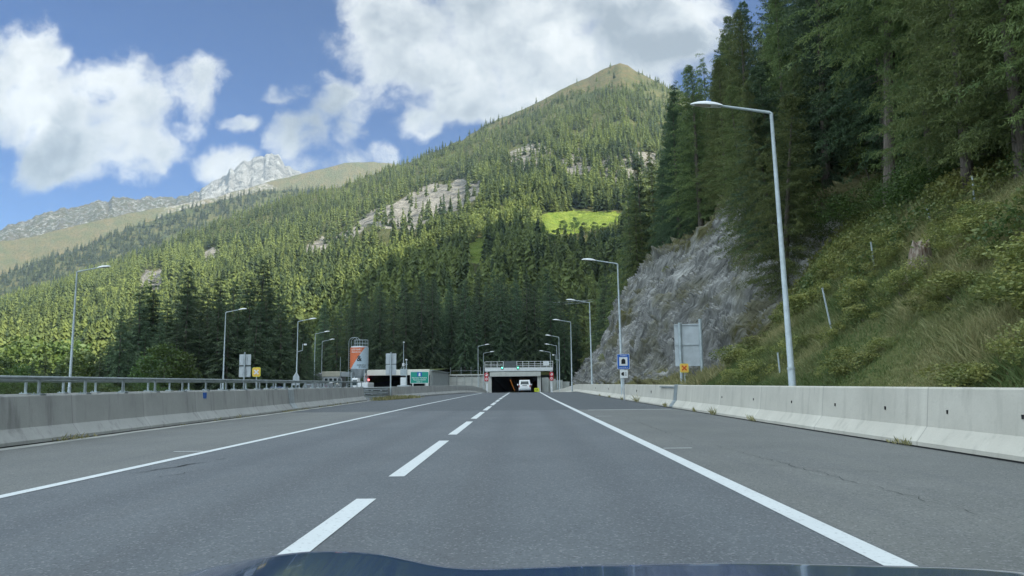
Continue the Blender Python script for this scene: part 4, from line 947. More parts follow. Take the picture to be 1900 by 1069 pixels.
jt = (P[:, 1] * ca - P[:, 2] * sa) * .42 + P[:, 0] * .2 + (fbm(P * .3, 3, 49) - .5) * 1.6; zo = np.zeros(len(P), int); blk = _h(np.floor(bed2).astype(int), np.floor(jt).astype(int), zo, 7) - .5; blk2 = _h(np.floor(bed2 * 2.3).astype(int), np.floor(jt * 2.6).astype(int), zo, 9) - .5
ledge = ledge * .75 + blk * .85 + blk2 * .34
dn = ((n_ - .55) * 2.0 + (n2_ - .5) * 4.2 + ledge) * edge - (1 - edge) * .9
P[:, 0] -= dn * .80; P[:, 2] += dn * .45
moss = np.clip(.75 * ss(Tv, 2.55, 3.05) + .75 * (1 - ss(Tv, .25, .75)) * (1 - .3 * ss(Yv, 60, 90)) + .75 * (1 - ss(Yv, 40, 56)) * (1 - .5 * ss(Tv, 1.2, 2.2)) + .7 * ss(Yv, 106, 118), 0, 1)
blob = np.exp(-(((Yv - 77) / 3.2) ** 2 + ((P[:, 2] - 8.0) / 2.2) ** 2)); moss = np.maximum(moss, blob * .8)
o = np_mesh('rock_face', P, grid_faces(nu, nv)[:, ::-1], M['rock'], {'moss': moss}); o['kind'] = 'structure'

# ------------------------------------------------------------------ mountains
def polar(name, ridge, rr, base_py, base_r, nu, nv, f_pow=1.0, noise=.02, seed=1, back=True, azr=None, basez=None, masks=None, mat=None):
    """a mountain side: ridge given by (bearing, height angle) at real distances, foot at base_r"""
    ae = np.array([azel(*p) for p in ridge]); rx = np.array([p[0] for p in ridge], float)
    az0, az1 = ae[0, 0], ae[-1, 0]
    az = np.linspace(az0, az1, nu); el1 = np.interp(az, ae[:, 0], ae[:, 1])
    jag = (fbm(np.stack([az * (220 if noise > .05 else 90), az * 0, az * 0], 1), 4, seed) - .5); el1 = el1 + jag * noise * (.16 if noise > .05 else .12)
    azp = np.array([azel(q[0], 700)[0] for q in rr]); r1 = np.interp(az, azp, [q[1] for q in rr])
    azb = np.array([azel(q[0], 700)[0] for q in base_r]); r0 = np.interp(az, azb, [q[1] for q in base_r]); z0 = np.interp(az, azb, [q[2] for q in base_r])
    el0 = np.arctan2(z0 - CAMZ, r0); f = np.linspace(0, 1, nv)
    rg = r0[:, None] * (r1 / r0)[:, None] ** f[None, :]; eg = el0[:, None] + (el1 - el0)[:, None] * (f ** f_pow)[None, :]
    zg = CAMZ + rg * np.tan(eg)
    X = rg * np.sin(az)[:, None]; Y = rg * np.cos(az)[:, None]
    q = np.stack([X, Y, zg], -1).reshape(-1, 3)
    bump_ = (fbm(q * np.array([1, 1, .3]) * (6.0 / np.mean(r1)) * 2.0, 5, seed + 5, .5, True) - .6).reshape(rg.shape)
    zg = zg + bump_ * rg * noise * (np.sin(np.pi * np.clip(f, 0, 1)) ** .6)[None, :]
    if back:
        zb1 = zg[:, -1:] * .86; rb1 = rg[:, -1:] * 1.12; rb2 = rg[:, -1:] * 1.7
        X = np.concatenate([X, rb1 * np.sin(az)[:, None], rb2 * np.sin(az)[:, None]], 1); Y = np.concatenate([Y, rb1 * np.cos(az)[:, None], rb2 * np.cos(az)[:, None]], 1)
        zg = np.concatenate([zg, zb1, zg[:, -1:] * 0 - 8], 1)
    P = np.stack([X, Y, zg], -1); n2 = P.shape[1]; Pf = P.reshape(-1, 3); px, py = project(Pf)
    at = masks(px, py, np.tile(np.r_[f, [1, 1]][:n2], nu), Pf)
    o = np_mesh(name, Pf, grid_faces(nu, n2)[:, ::-1], mat or M['mount'], at, smooth=True); o['kind'] = 'structure'
    def surf(a, ff):                      # point on the slope from bearing and position up the slope
        fi = np.clip((a - az0) / (az1 - az0) * (nu - 1), 0, nu - 1.001); fj = np.clip(ff * (nv - 1), 0, nv - 1.001)
        i = fi.astype(int); j = fj.astype(int); u = (fi - i)[:, None]; v = (fj - j)[:, None]
        return (P[i, j] * (1 - u) + P[i + 1, j] * u) * (1 - v) + (P[i, j + 1] * (1 - u) + P[i + 1, j + 1] * u) * v
    return o, surf, az0, az1
ZERO = lambda px: np.zeros(len(px))
def soft(px, py, poly, wob=8, seed=0):
    w1 = (fbm(np.stack([px * .035, py * .035, px * 0], 1), 3, seed) - .5) * 2 * wob; w2 = (fbm(np.stack([px * .035 + 9, py * .035, px * 0], 1), 3, seed + 1) - .5) * 2 * wob
    return in_poly(px + w1, py + w2, poly).astype(float)
ROCKS = [[(612, 445), (650, 425), (705, 385), (760, 360), (800, 342), (850, 332), (890, 335), (892, 362), (850, 392), (800, 408), (775, 425), (740, 425), (690, 420), (640, 452)],
         [(255, 520), (268, 500), (300, 500), (308, 520), (290, 540), (262, 538)], [(372, 470), (395, 455), (415, 462), (400, 480), (380, 485)],
         [(940, 285), (990, 262), (1025, 280), (1030, 310), (1000, 322), (950, 310)], [(1040, 300), (1075, 272), (1100, 290), (1098, 325), (1060, 335)],
         [(1110, 330), (1120, 290), (1165, 280), (1215, 285), (1225, 325), (1190, 345), (1140, 342)], [(560, 470), (600, 440), (615, 452), (580, 485)]]
MEADOW = [[(1000, 420), (1005, 396), (1060, 391), (1120, 394), (1175, 398), (1172, 414), (1120, 420), (1060, 436), (1020, 434)], [(868, 488), (862, 462), (885, 443), (905, 440), (902, 470), (888, 492)],
          [(1060, 560), (1010, 545), (930, 548), (935, 556), (1000, 566)], [(690, 470), (720, 458), (740, 470), (720, 485)]]
BARE = [[(900, 240), (960, 205), (1040, 165), (1100, 138), (1150, 112), (1200, 143), (1216, 156), (1160, 158), (1110, 165), (1060, 170), (1020, 186), (960, 216), (930, 232), (905, 246)]]
def mask_main(px, py, f, P):
    rk = np.maximum.reduce([soft(px, py, q, 9, 31 + i) * (.66 if i in (3, 4, 5) else 1) for i, q in enumerate(ROCKS)]); md = np.maximum.reduce([soft(px, py, q, 5, 51 + i) for i, q in enumerate(MEADOW)])
    al = np.maximum.reduce([soft(px, py, q, 8, 71) for q in BARE])
    return {'rock': rk * .92, 'meadow': md, 'alpine': al, 'lime': ZERO(px)}
RIDGE = [(-500, 640), (-300, 622), (-100, 592), (0, 562), (100, 530), (200, 494), (300, 455), (400, 413), (480, 384), (550, 364), (640, 345), (720, 313), (770, 297), (860, 258), (900, 232), (960, 207), (1040, 167), (1100, 139), (1135, 122), (1150, 117), (1165, 121), (1200, 143), (1240, 162), (1300, 192), (1400, 240), (1600, 330), (1800, 420)]
main, surf_main, a0m, a1m = polar('mountain', RIDGE, [(-500, 1250), (0, 1350), (400, 1500), (720, 1550), (900, 1650), (1150, 1800), (1400, 1700), (1800, 1300)], None,
    [(-500, 330, -6), (0, 280, -5), (400, 240, -4), (610, 205, -3), (700, 190, 3.2), (1020, 188, 3.3), (1075, 205, -2), (1200, 240, 0), (1800, 400, 0)], 620, 300, 1.0, .035, 3, True, masks=mask_main)
def mask_b(px, py, f, P): return {'rock': ZERO(px), 'meadow': ZERO(px), 'alpine': .35 + ZERO(px), 'lime': ZERO(px)}
RB = [(-500, 600), (-300, 580), (-100, 542), (0, 512), (70, 486), (140, 464), (250, 420), (340, 388), (480, 355), (560, 352), (700, 352), (900, 400)]
_, surf_b, a0b, a1b = polar('wooded_ridge', RB, [(-500, 2600), (900, 2800)], None, [(-500, 1500, -20), (900, 1750, 40)], 260, 70, 1.0, .02, 9, True, masks=mask_b)
def mask_c(px, py, f, P):
    k = soft(px, py, [(280, 410), (330, 372), (400, 350), (480, 338), (520, 345), (470, 362), (380, 385)], 8, 5) * .5
    return {'rock': k, 'meadow': ZERO(px), 'alpine': 1 + ZERO(px), 'lime': ZERO(px)}
RC = [(-500, 600), (-300, 560), (-100, 490), (0, 448), (60, 440), (150, 416), (250, 394), (330, 380), (400, 366), (470, 345), (520, 332), (560, 322), (640, 303), (690, 300), (720, 303), (780, 312), (900, 380)]
polar('alpine_meadow_ridge', RC, [(-500, 3500), (900, 3900)], None, [(-500, 2650, -30), (900, 2900, 60)], 420, 120, 1.0, .02, 15, True, masks=mask_c)
def mask_d(px, py, f, P):
    lime = ss(f + (fbm(P * .004, 4, 6) - .5) * .55, .42, .55) * (.42 + .58 * ss(px, 350, 430)); return {'rock': ZERO(px), 'meadow': ZERO(px), 'alpine': .8 + ZERO(px), 'lime': lime}
RD = [(-500, 600), (-300, 520), (-100, 468), (0, 430), (30, 416), (50, 411), (70, 402), (90, 394), (120, 386), (150, 381), (180, 374), (205, 369), (230, 367), (260, 368), (290, 366), (330, 366), (360, 358), (380, 348), (410, 328), (425, 318), (440, 310), (452, 299), (462, 297), (470, 291), (480, 290), (487, 286), (500, 286), (512, 288), (520, 293), (527, 304), (535, 308), (545, 316), (560, 322), (600, 338), (700, 380), (900, 420)]
polar('rocky_peak', RD, [(-500, 4700), (900, 5000)], None, [(-500, 3600, 60), (0, 3700, 420), (500, 3900, 700), (900, 4000, 300)], 900, 150, 1.0, .060, 23, True, masks=mask_d, mat=M['far_mount'])
# roof of earth above the opposite portal
o = sheet('portal_embankment', float(at_y(675, 687, 150)[0]) - 4, bx - .2, np.arange(150.6, 215, 3.0), lambda x, y: 3.95 + (y - 150) * .03 - 5.5 * ss(-x, 27.5, 34), M['ground'], 24)

# ------------------------------------------------------------------ trees
def kites(base, tip, wid, side, sag=None):
    """narrow leaf quads: base, mid+side, tip, mid-side"""
    mid = base * .45 + tip * .55
    if sag is not None: mid = mid + sag
    v = np.stack([base, mid + side * wid[:, None], tip, mid - side * wid[:, None]], 1)
    return v.reshape(-1, 3)
def unit(v): return v / np.maximum(np.linalg.norm(v, axis=-1, keepdims=True), 1e-9)
def conifer(seed, H, Rm, whorls, per, ntw, nsub, tw, tl, base=.08, droop=.35, hang=.3, taper=.85, ragged=.3):
    r = np.random.default_rng(seed); V = []; T = []
    hs = base + (1 - base) * (np.arange(whorls) + r.random(whorls) * .8) / whorls
    for h in hs:
        t = (h - base) / (1 - base); Lm = Rm * ((1 - t) ** taper) * (1 if t > .12 else .62 + 3.2 * t) + .12
        k = max(3, int(round(per * (0.6 + .5 * (1 - t))))); a0 = r.random() * 6.28
        for j in range(k):
            if r.random() < ragged * .35: continue
            a = a0 + 6.283 * j / k + r.normal() * .25; L = Lm * (1 + r.normal() * ragged * .55); L = max(.15, L)
            n = max(3, int(ntw * (.35 + .65 * L / Rm))); s = (np.arange(n) + r.random(n)) / n
            up = .34 * (t - .38) + r.normal() * .06; dr = droop * (1 - .6 * t)
            dirv = np.array([math.cos(a), math.sin(a), 0]); perp = np.array([-math.sin(a), math.cos(a), 0])
            hb = h * H + r.normal() * .35 * H * (1 - base) / whorls * 1.3; wob = r.normal() * .12
            pt = dirv * (s * L)[:, None] + perp * (wob * L * s * s)[:, None]; pt[:, 2] += hb + L * (up * s - dr * s * s)
            ax = unit(dirv[None] + np.array([0, 0, 1])[None] * (up - 2 * dr * s)[:, None])
            bt = r.random() * .45
            for q in range(nsub):
                sg = np.where(r.random(n) < .5, -1, 1) * (.45 + .6 * r.random(n))
                d = unit(ax * (.75 + .3 * r.random(n))[:, None] + perp * sg[:, None] + np.array([0, 0, -1.]) * (hang * (.4 + 1.2 * r.random(n)))[:, None])
                ln = tl * (.45 + .55 * (1 - s) + .3 * r.random(n)) * (.35 + .65 * L / Rm) + .05
                bp = pt + ax * (r.random(n) * .1)[:, None] + r.normal(size=(n, 3)) * (tl * .12)
                side = unit(np.cross(d, r.normal(size=(n, 3)) * .55 + np.array([0, 0, 1.])))
                V.append(kites(bp, bp + d * ln[:, None], tw * (.7 + .6 * r.random(n)) * (.5 + .5 * L / Rm), side, None))
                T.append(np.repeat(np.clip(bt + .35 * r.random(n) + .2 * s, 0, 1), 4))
            V.append(kites(pt[:1] * 0 + [0, 0, hb], (dirv * L * .9 + [0, 0, hb + L * (up - dr)])[None], np.array([min(tw * .8, .035)]), np.array([[0, 0, 1.]]), None)); T.append(np.full(4, bt * .5))
    V = np.concatenate(V); T = np.concatenate(T)
    return V, np.arange(len(V)).reshape(-1, 4), T
def conifer_fine(seed, H, Rm, nbr, base, hang, nl, nw, taper=.6, larch=False):
    # boughs > drooping side twigs > short needle tufts
    r = np.random.default_rng(seed); V = []; T = []
    for b in range(nbr):
        t = (b + r.random()) / nbr; t = t ** (1.05); L = Rm * ((1 - t) ** taper) * min(1, .55 + 3.5 * t) * (.55 + .6 * r.random()) + .15
        if r.random() < .08: continue
        h = H * (base + (1 - base) * t); a = b * 2.39996 + r.normal() * .5
        dv = np.array([math.cos(a), math.sin(a), 0]); pp = np.array([-math.sin(a), math.cos(a), 0]); up = .42 * (t - .35) + r.normal() * .13; dr = (.42 if not larch else .28) * (1 - .7 * t) * (.5 + r.random()); wob = r.normal() * .25
        n = max(5, int(5.5 * L)); s = .12 + .88 * (np.arange(n) + r.random(n)) / n; tip_up = .22 * r.random()
        pt = dv * (s * L)[:, None] + pp * (wob * L * s * s)[:, None]; pt[:, 2] += h + L * (up * s - dr * s * s + tip_up * s ** 4)
        sg = np.where(np.arange(n) % 2 == 0, 1, -1) * (.5 + .7 * r.random(n)); sl = (.28 + .42 * r.random(n)) * (1.15 - .6 * s) * (.45 + .55 * L / Rm) * (1.25 if larch else 1)
        d = unit(dv[None] * (.55 + .5 * r.random(n))[:, None] + pp[None] * sg[:, None] + np.array([0, 0, 1.]) * (r.normal(size=n) * .25)[:, None]); bt = .35 * r.random()
        m = 6; u = (np.arange(m) + .5) / m
        Q = pt[:, None, :] + d[:, None, :] * (sl[:, None] * u)[..., None]; Q[..., 2] -= (hang * (.3 + 1.3 * r.random(n)))[:, None] * sl[:, None] * u ** 1.6
        Q = Q.reshape(-1, 3); k = len(Q)
        for q in range(2):
            nd = unit(np.repeat(d, m, 0) * .55 + r.normal(size=(k, 3)) * .75 + np.array([0, 0, -.35 - .5 * hang])); l = nl * (.6 + .8 * r.random(k)); sd_ = unit(np.cross(nd, r.normal(size=(k, 3))))
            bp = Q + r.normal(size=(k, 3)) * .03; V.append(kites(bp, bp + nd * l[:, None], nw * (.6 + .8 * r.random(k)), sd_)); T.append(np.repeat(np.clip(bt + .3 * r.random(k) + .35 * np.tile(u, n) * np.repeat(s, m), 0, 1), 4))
        V.append(kites(np.array([[0, 0, h]]), pt[-1:] * .55 + np.array([[0, 0, h]]) * .45, np.array([.02]), np.array([[0, 0, 1.]]))); T.append(np.zeros(4))
    V = np.concatenate(V); return V, np.arange(len(V)).reshape(-1, 4), np.concatenate(T)
def leafball(seed, H, Rm, clumps, leaves, ls, base=.22, squash=1.0):
    r = np.random.default_rng(seed); V = []; T = []
    for c in range(clumps):
        u = r.random(); zc = base + (1 - base) * (.08 + .86 * u); prof = math.sin(math.pi * min(1, .12 + .84 * u)) ** .65
        a = r.random() * 6.28; rad = Rm * prof * (.35 + .55 * math.sqrt(r.random())); cc = np.array([rad * math.cos(a), rad * math.sin(a), zc * H]); cr = Rm * (.24 + .20 * r.random())
        d = unit(r.normal(size=(leaves, 3))); p = cc + d * (cr * (.55 + .5 * r.random(leaves)))[:, None] * [1, 1, .8 * squash]
        ld = unit(r.normal(size=(leaves, 3)) + [0, 0, -.4]); side = unit(np.cross(ld, r.normal(size=(leaves, 3)))); l = ls * (.6 + .8 * r.random(leaves))
        V.append(kites(p - ld * l[:, None] * .5, p + ld * l[:, None] * .5, l * .38, side)); T.append(np.repeat(np.clip(.2 + .5 * r.random() + .35 * (r.random(leaves) - .4), 0, 1), 4))
    V = np.concatenate(V); return V, np.arange(len(V)).reshape(-1, 4), np.concatenate(T)
def mesh_only(name, V, Fq, mat, attrs):
    o = np_mesh(name, V, Fq, mat, attrs); me = o.data; bpy.data.objects.remove(o); return me
def trunk_mesh(name, H, r0, seed, stubs=6, bare=.3, bend=.25):
    r = random.Random(seed); mb = MB(); pts = []; rad = []
    for i in range(9):
        s = i / 8; pts.append((math.sin(s * 3 + seed) * bend * s, math.cos(s * 2.3 + seed) * bend * s - math.cos(0) * 0, s * H * .97 - .4)); rad.append(r0 * (1 - s) ** .8 + .012 + (.25 * r0 if i == 0 else 0))
    mb.tube(pts, rad, 9)
    for k in range(stubs):
        h = H * (.05 + bare * r.random()); a = r.random() * 6.28; l = .6 + 1.3 * r.random(); mb.tube([(0, 0, h), (l * .5 * math.cos(a), l * .5 * math.sin(a), h + .05), (l * math.cos(a), l * math.sin(a), h - .15 * l)], [.03, .022, .008], 4)
    o = mb.build(name, M['bark'], None, 60); me = o.data; bpy.data.objects.remove(o); return me
KIND = {}
def kind(key, name, crown, trunk, mat): KIND.setdefault(key, []).append((name, mesh_only('crown', *crown[:2], mat, {'tint': crown[2]}), trunk))
for s in range(3):                        # close larches: ragged, hanging twigs
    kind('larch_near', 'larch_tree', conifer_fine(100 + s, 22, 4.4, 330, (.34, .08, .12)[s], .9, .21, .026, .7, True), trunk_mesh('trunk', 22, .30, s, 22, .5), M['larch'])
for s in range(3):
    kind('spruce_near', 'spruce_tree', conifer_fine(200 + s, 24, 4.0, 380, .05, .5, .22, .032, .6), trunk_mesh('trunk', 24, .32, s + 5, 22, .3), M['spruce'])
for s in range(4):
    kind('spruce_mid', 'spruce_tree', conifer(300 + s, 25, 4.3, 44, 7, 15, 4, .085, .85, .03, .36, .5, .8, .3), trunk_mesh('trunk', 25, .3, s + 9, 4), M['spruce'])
for s in range(2):
    kind('larch_mid', 'larch_tree', conifer(400 + s, 23, 4.0, 42, 6, 15, 4, .075, .8, .06, .25, .6, .7, .45), trunk_mesh('trunk', 23, .26, s + 15, 4), M['larch'])
for s in range(2):
    kind('leafy_mid', 'broadleaf_tree', leafball(500 + s, 13, 4.6, 34, 60, .55), trunk_mesh('trunk', 9, .25, s + 20, 5, .6), M['leafy'])
for s in range(2):
    kind('lime_mid', 'broadleaf_tree', leafball(520 + s, 10, 3.8, 26, 60, .5, .12), trunk_mesh('trunk', 7, .18, s + 25, 5, .6), M['bright_leafy'])
for s in range(2):
    kind('bush_near', 'bush', leafball(540 + s, 2.4, 1.7, 20, 170, .09, .02), trunk_mesh('stem', 1.5, .04, s + 30, 0, .7), M['leafy'])
for s in range(3):
    kind('scrub', 'bush', leafball(560 + s, 1.0, .75, 16, 190, .048, .0), trunk_mesh('stem', .6, .015, s + 40, 0, .7), M['bramble'])
NH = {'scrub': 1.0, 'larch_near': 22, 'spruce_near': 24, 'spruce_mid': 25, 'larch_mid': 23, 'leafy_mid': 13, 'lime_mid': 10, 'bush_near': 2.4}
CAT = {'larch_tree': 'larch tree', 'spruce_tree': 'spruce tree', 'broadleaf_tree': 'broadleaf tree', 'bush': 'bush'}
rng = random.Random(77); NTREES = {}
def tree(key, x, y, z, H, label, group, wide=1.0, lean=(0, 0), pick=None):
    kinds = KIND[key]; name, crown, trunk = kinds[rng.randrange(len(kinds)) if pick is None else pick]
    t = empty(name, (x, y, z), rng.random() * 6.28); s = H / NH[key]; t.scale = (s * wide, s * wide, s); t.rotation_euler = (lean[0], lean[1], rng.random() * 6.28)
    for nm, me in (('trunk' if name != 'bush' else 'stem', trunk), ('crown' if name != 'bush' else 'foliage', crown)):
        c = bpy.data.objects.new(nm, me); COL.objects.link(c); c.parent = t
    tag(t, label, CAT[name], group); NTREES[name] = NTREES.get(name, 0) + 1; return t
def hz(x, y): return zhill(x, y) - .15
# right hill, nearest rows
tree('larch_near', 18.7, 36.5, hz(18.7, 36.5), 25, 'large larch with a thick bare leaning trunk at the top of the grass bank', None, 1.0, (0, R(-5)), 0)
tree('larch_near', 15.6, 43.5, hz(15.6, 43.5), 13.5, 'slim leaning larch with pale trunk where bank meets rock, nearer of two', None, .6, (0, R(-9)), 0)
tree('larch_near', 16.6, 45.5, hz(16.6, 45.5), 14, 'slim pale-trunked larch close behind its twin where bank meets rock', None, .6, (0, R(-6)), 0)
near = []
g_near = ('tall dark conifer in the wood at the top of the grass bank', 'trees in the wood above the grass bank')
for (x, y, k, H) in ((19.5, 26, 'larch_near', 19), (21.5, 31, 'larch_near', 22), (23.5, 25.5, 'larch_near', 23), (20.5, 40, 'spruce_near', 23), (22.5, 36, 'spruce_near', 24), (19.0, 44.5, 'spruce_near', 22), (25, 33, 'spruce_near', 25), (26, 41, 'spruce_near', 24),
    (21.5, 48, 'spruce_near', 23), (18.8, 50.5, 'larch_near', 16), (24, 46, 'spruce_near', 25), (27, 28, 'larch_near', 22), (29, 36, 'spruce_near', 24), (28, 46, 'spruce_near', 24), (23, 53, 'spruce_near', 24), (26.5, 52, 'spruce_near', 25), (18, 22, 'larch_near', 16), (16.9, 24.2, 'larch_near', 17), (17.2, 20.6, 'larch_near', 19), (17.4, 28.0, 'larch_near', 16), (22.5, 20.5, 'larch_near', 20), (25.8, 21, 'larch_near', 22), (18.6, 29.5, 'larch_near', 13), (19.2, 33.5, 'larch_near', 15), (20.5, 35.2, 'spruce_near', 11), (20.8, 44, 'larch_near', 17), (21, 24, 'spruce_near', 16), (24.5, 29, 'spruce_near', 20), (23, 42.5, 'spruce_near', 20)):
    near.append((x, y)); kk = k.split('_')[0]
    tree(k, x, y, hz(x, y), H, pick=(1 + int(x * 7) % 2), label='tall dark %s in the shaded wood at the top of the grass bank' % kk, group='%s trees in the wood above the grass bank' % kk, wide=1.0 if k[0] == 'l' else .95, lean=(R(rng.uniform(-2, 2)), R(rng.uniform(-3, 1))))
for k in range(30):                       # shrubs along the edge of the wood
    y = 19 + k * 1.05 + rng.uniform(-.4, .4); x = toe(y) + np.interp(y, [19, 34, 41, 50], [10.4, 10.2, 9.6, 9]) + rng.uniform(-1.2, 2.2)
    tree('bush_near', x, y, hz(x, y), rng.uniform(.9, 2.3), 'leafy green shrub at the edge of the wood on top of the grass bank', 'shrubs along the top of the grass bank', 1.15)
for k in range(120):                       # low scrub scattered over the bank
    y = rng.uniform(14, 36); q = rng.random() ** .7; u = .8 + 7.0 * q; x = toe(y) + u
    if fbm(np.array([[x * .4, y * .4, 3.3]]), 3, 12)[0] < .46: continue
    tree('scrub', x, y, hz(x, y) - .15, rng.uniform(.35, 1.1), 'low olive scrub bush growing on the grass bank', 'scrub on the grass bank', rng.uniform(1.1, 1.9))
for k in range(22):
    y = rng.uniform(50, 100); d, z = prof_at(y); u = rng.uniform(.2, .95); x = toe(y) + float(d[3]) * u
    tree('scrub', x - .5, y, hz(x, y) - .1, rng.uniform(.5, 1.3), 'small scrub bush clinging to a ledge of the rock face', 'scrub on the rock face', rng.uniform(1.0, 1.6))
for (x, y, k, H, ln) in ((15.0, 41.5, 'larch_near', 12, -6), (16.2, 45.0, 'spruce_near', 13, -4), (15.9, 48.5, 'larch_near', 13, -5), (17.2, 51.5, 'spruce_near', 13, -3), (17.4, 55.5, 'larch_near', 12, -4)):
    kk = k.split('_')[0]; tree(k, x, y, hz(x, y), H, 'young %s hanging low over the right-hand edge of the rock' % kk, 'young %s trees over the rock edge' % kk, 1.25, (0, R(ln)), 1)
# along the top of the rock face and on towards the tunnel
y = 53.0; row = 0
pts = []
for row, (dx, sp) in enumerate(((1.6, 4.2), (6.2, 4.6), (12, 5.6), (19, 7.5))):
    y = 54.0 + row * 2
    while y < 240:
        d, z = prof_at(y); x = toe(y) + (d[3] if y < 118 else np.interp(y, [118, 160, 240], [10, 11.5, 11])) + dx + rng.uniform(-1.5, 1.5); yy_ = y + rng.uniform(-1.5, 1.5)
        if row == 0 and y < 100: x += .5
        pts.append((x, yy_, row)); y += sp * (1 + .35 * (y > 120) + .3 * (y > 180)) * rng.uniform(.8, 1.25)
for (x, y, row) in pts:
    larch = rng.random() < (.5 if row == 0 else .4); nearq = y < 92; k = ('larch' if larch else 'spruce') + ('_near' if nearq else '_mid'); kk = k.split('_')[0]
    H = rng.uniform(17, 25) * (.92 if larch else 1) * (.8 if row == 0 and y < 100 else 1)
    zone = 'above the grey rock face' if y < 118 else 'on the slope between the rock face and the tunnel'
    tree(k, x, y, hz(x, y), H, 'dark green %s standing %s' % (kk, zone), '%s trees %s' % (kk, zone), rng.uniform(.85, 1.12), (R(rng.uniform(-2, 2)), R(rng.uniform(-2, 2))))
p = at_y(1302, 100, 96); zt = p[2]; tree('larch_mid', float(p[0]), 96, hz(float(p[0]), 96), zt - hz(float(p[0]), 96), 'lone thin larch whose top stands clear against the sky above the rock face', None, .75)
for (px, py, Y) in ((1352, 62, 80), (1378, 5, 74), (1335, 110, 86), (1272, 190, 108), (1245, 262, 116)):
    p = at_y(px, py, Y); z = hz(float(p[0]), Y); tree('spruce_mid' if Y > 90 else 'spruce_near', float(p[0]), Y, z, p[2] - z, 'dark spruce on the skyline edge of the wood above the rock face', 'skyline spruces above the rock face', .95)
# left spruces
for (px, py, Y, w) in ((228, 572, 118, .8), (262, 530, 132, 1.05), (284, 518, 136, 1.15), (312, 556, 128, 1.0), (350, 489, 140, 1.0), (384, 532, 134, 1.1), (408, 512, 142, 1.1), (436, 520, 138, 1.05), (462, 510, 146, 1.1), (491, 480, 146, 1.1), (520, 534, 142, 1.0), (545, 582, 140, .95), (566, 598, 148, .95), (205, 625, 122, 1.0), (330, 590, 120, 1.0), (240, 630, 124, 1.1), (300, 600, 118, 1.05), (370, 600, 124, 1.05), (420, 590, 126, 1.05), (452, 585, 130, 1.0), (480, 590, 128, 1.0), (505, 600, 132, 1.0), (188, 655, 120, 1.0), (85, 655, 105, 1.0), (62, 668, 108, 1.0), (108, 672, 102, 1.0)):
    p = at_y(px, py, Y); z = float(zground(p[0], Y)) - .1; H = p[2] - z; w *= 1.3
    special = {350: 'tallest spruce left of the dark clump with a sunlit pointed top', 491: 'tall broad spruce at the right-hand end of the dark clump beside the lamps', 228: 'narrow small spruce at the outer left edge of the dark clump'}
    lab = special.get(px, 'dark spruce low behind the railing near the nearest lamp across the road' if px < 150 else 'dark spruce in the clump across the opposite carriageway'); grp = None if px in special else ('low spruces behind the railing' if px < 150 else 'spruces in the clump across the opposite carriageway')
    tree('spruce_mid', float(p[0]), Y, z, H, lab, grp, w)
TOPX = [190, 228, 262, 284, 312, 350, 384, 408, 436, 462, 491, 520, 545, 566, 595]; TOPY = [650, 580, 540, 530, 560, 505, 535, 520, 525, 515, 492, 540, 585, 600, 640]
for k in range(60):
    px = 192 + 398 * (k + rng.random()) / 60; py = float(np.interp(px, TOPX, TOPY)) + rng.uniform(10, 75); Y = rng.uniform(118, 160); p = at_y(px, py, Y); z = float(zground(p[0], Y)) - .1
    tree('spruce_mid', float(p[0]), Y, z, max(7, p[2] - z), 'dark spruce in the clump across the opposite carriageway', 'spruces in the clump across the opposite carriageway', rng.uniform(1.2, 1.5))
for (px, py, Y, k) in ((305, 640, 92, 'leafy_mid'), (338, 655, 94, 'leafy_mid'), (275, 662, 96, 'leafy_mid'), (150, 655, 150, 'lime_mid'), (25, 645, 160, 'lime_mid'), (52, 628, 175, 'lime_mid'), (100, 625, 190, 'lime_mid'), (140, 630, 185, 'lime_mid'), (180, 640, 170, 'lime_mid'), (10, 670, 120, 'leafy_mid'), (40, 678, 116, 'leafy_mid'), (-30, 640, 150, 'lime_mid')):
    p = at_y(px, py, Y); z = float(zground(p[0], Y)) - .1; H = max(3.0, p[2] - z)
    lab, grp = (('yellow-green broadleaf tree on the sunny valley floor behind the railing', 'sunlit broadleaf trees in the valley') if k[0] == 'l' and k[1] == 'i' else ('mid-green rounded broadleaf tree standing before the dark spruce clump', 'rounded trees before the spruce clump') if px > 200 else ('darker green broadleaf tree low behind the far end of the railing', 'dark broadleaf trees behind the railing'))
    tree(k, float(p[0]), Y, z, H, lab, grp, 1.1)
for k in range(34):                       # bushes along the far edge of the opposite carriageway
    y = 42 + k * 2.6 + rng.uniform(-1, 1); x = -36.5 - rng.uniform(0, 3.5); 
    if y > 82 and x > -60: x = -62 - rng.uniform(0, 3)
    tree('bush_near', x, y, float(zground(x, y)), rng.uniform(1.6, 2.6) * (1.3 if y > 82 else 1), 'low green roadside bush seen through the railing across the road', 'bushes along the opposite carriageway', 1.2)
for (px, py, r_) in ((1045, 432, 15), (1066, 430, 17), (1085, 440, 17), (1104, 434, 14), (1122, 438, 15), (1142, 436, 15), (1160, 440, 14), (1010, 446, 15), (985, 448, 17), (1030, 455, 16), (960, 440, 17)):
    q = azel(px, py); ff = np.linspace(0, 1, 600); S = surf_main(np.full(600, q[0]), ff); S = S[np.argmin(np.abs(np.arctan2(S[:, 2] - CAMZ, np.hypot(S[:, 0], S[:, 1])) - q[1]))]
    tree('leafy_mid', *[float(v) for v in S - [0, 0, .3]], r_ * .72, 'dark round broadleaf tree at the lower edge of the bright meadow', 'broadleaf trees below the bright meadow', 1.05)
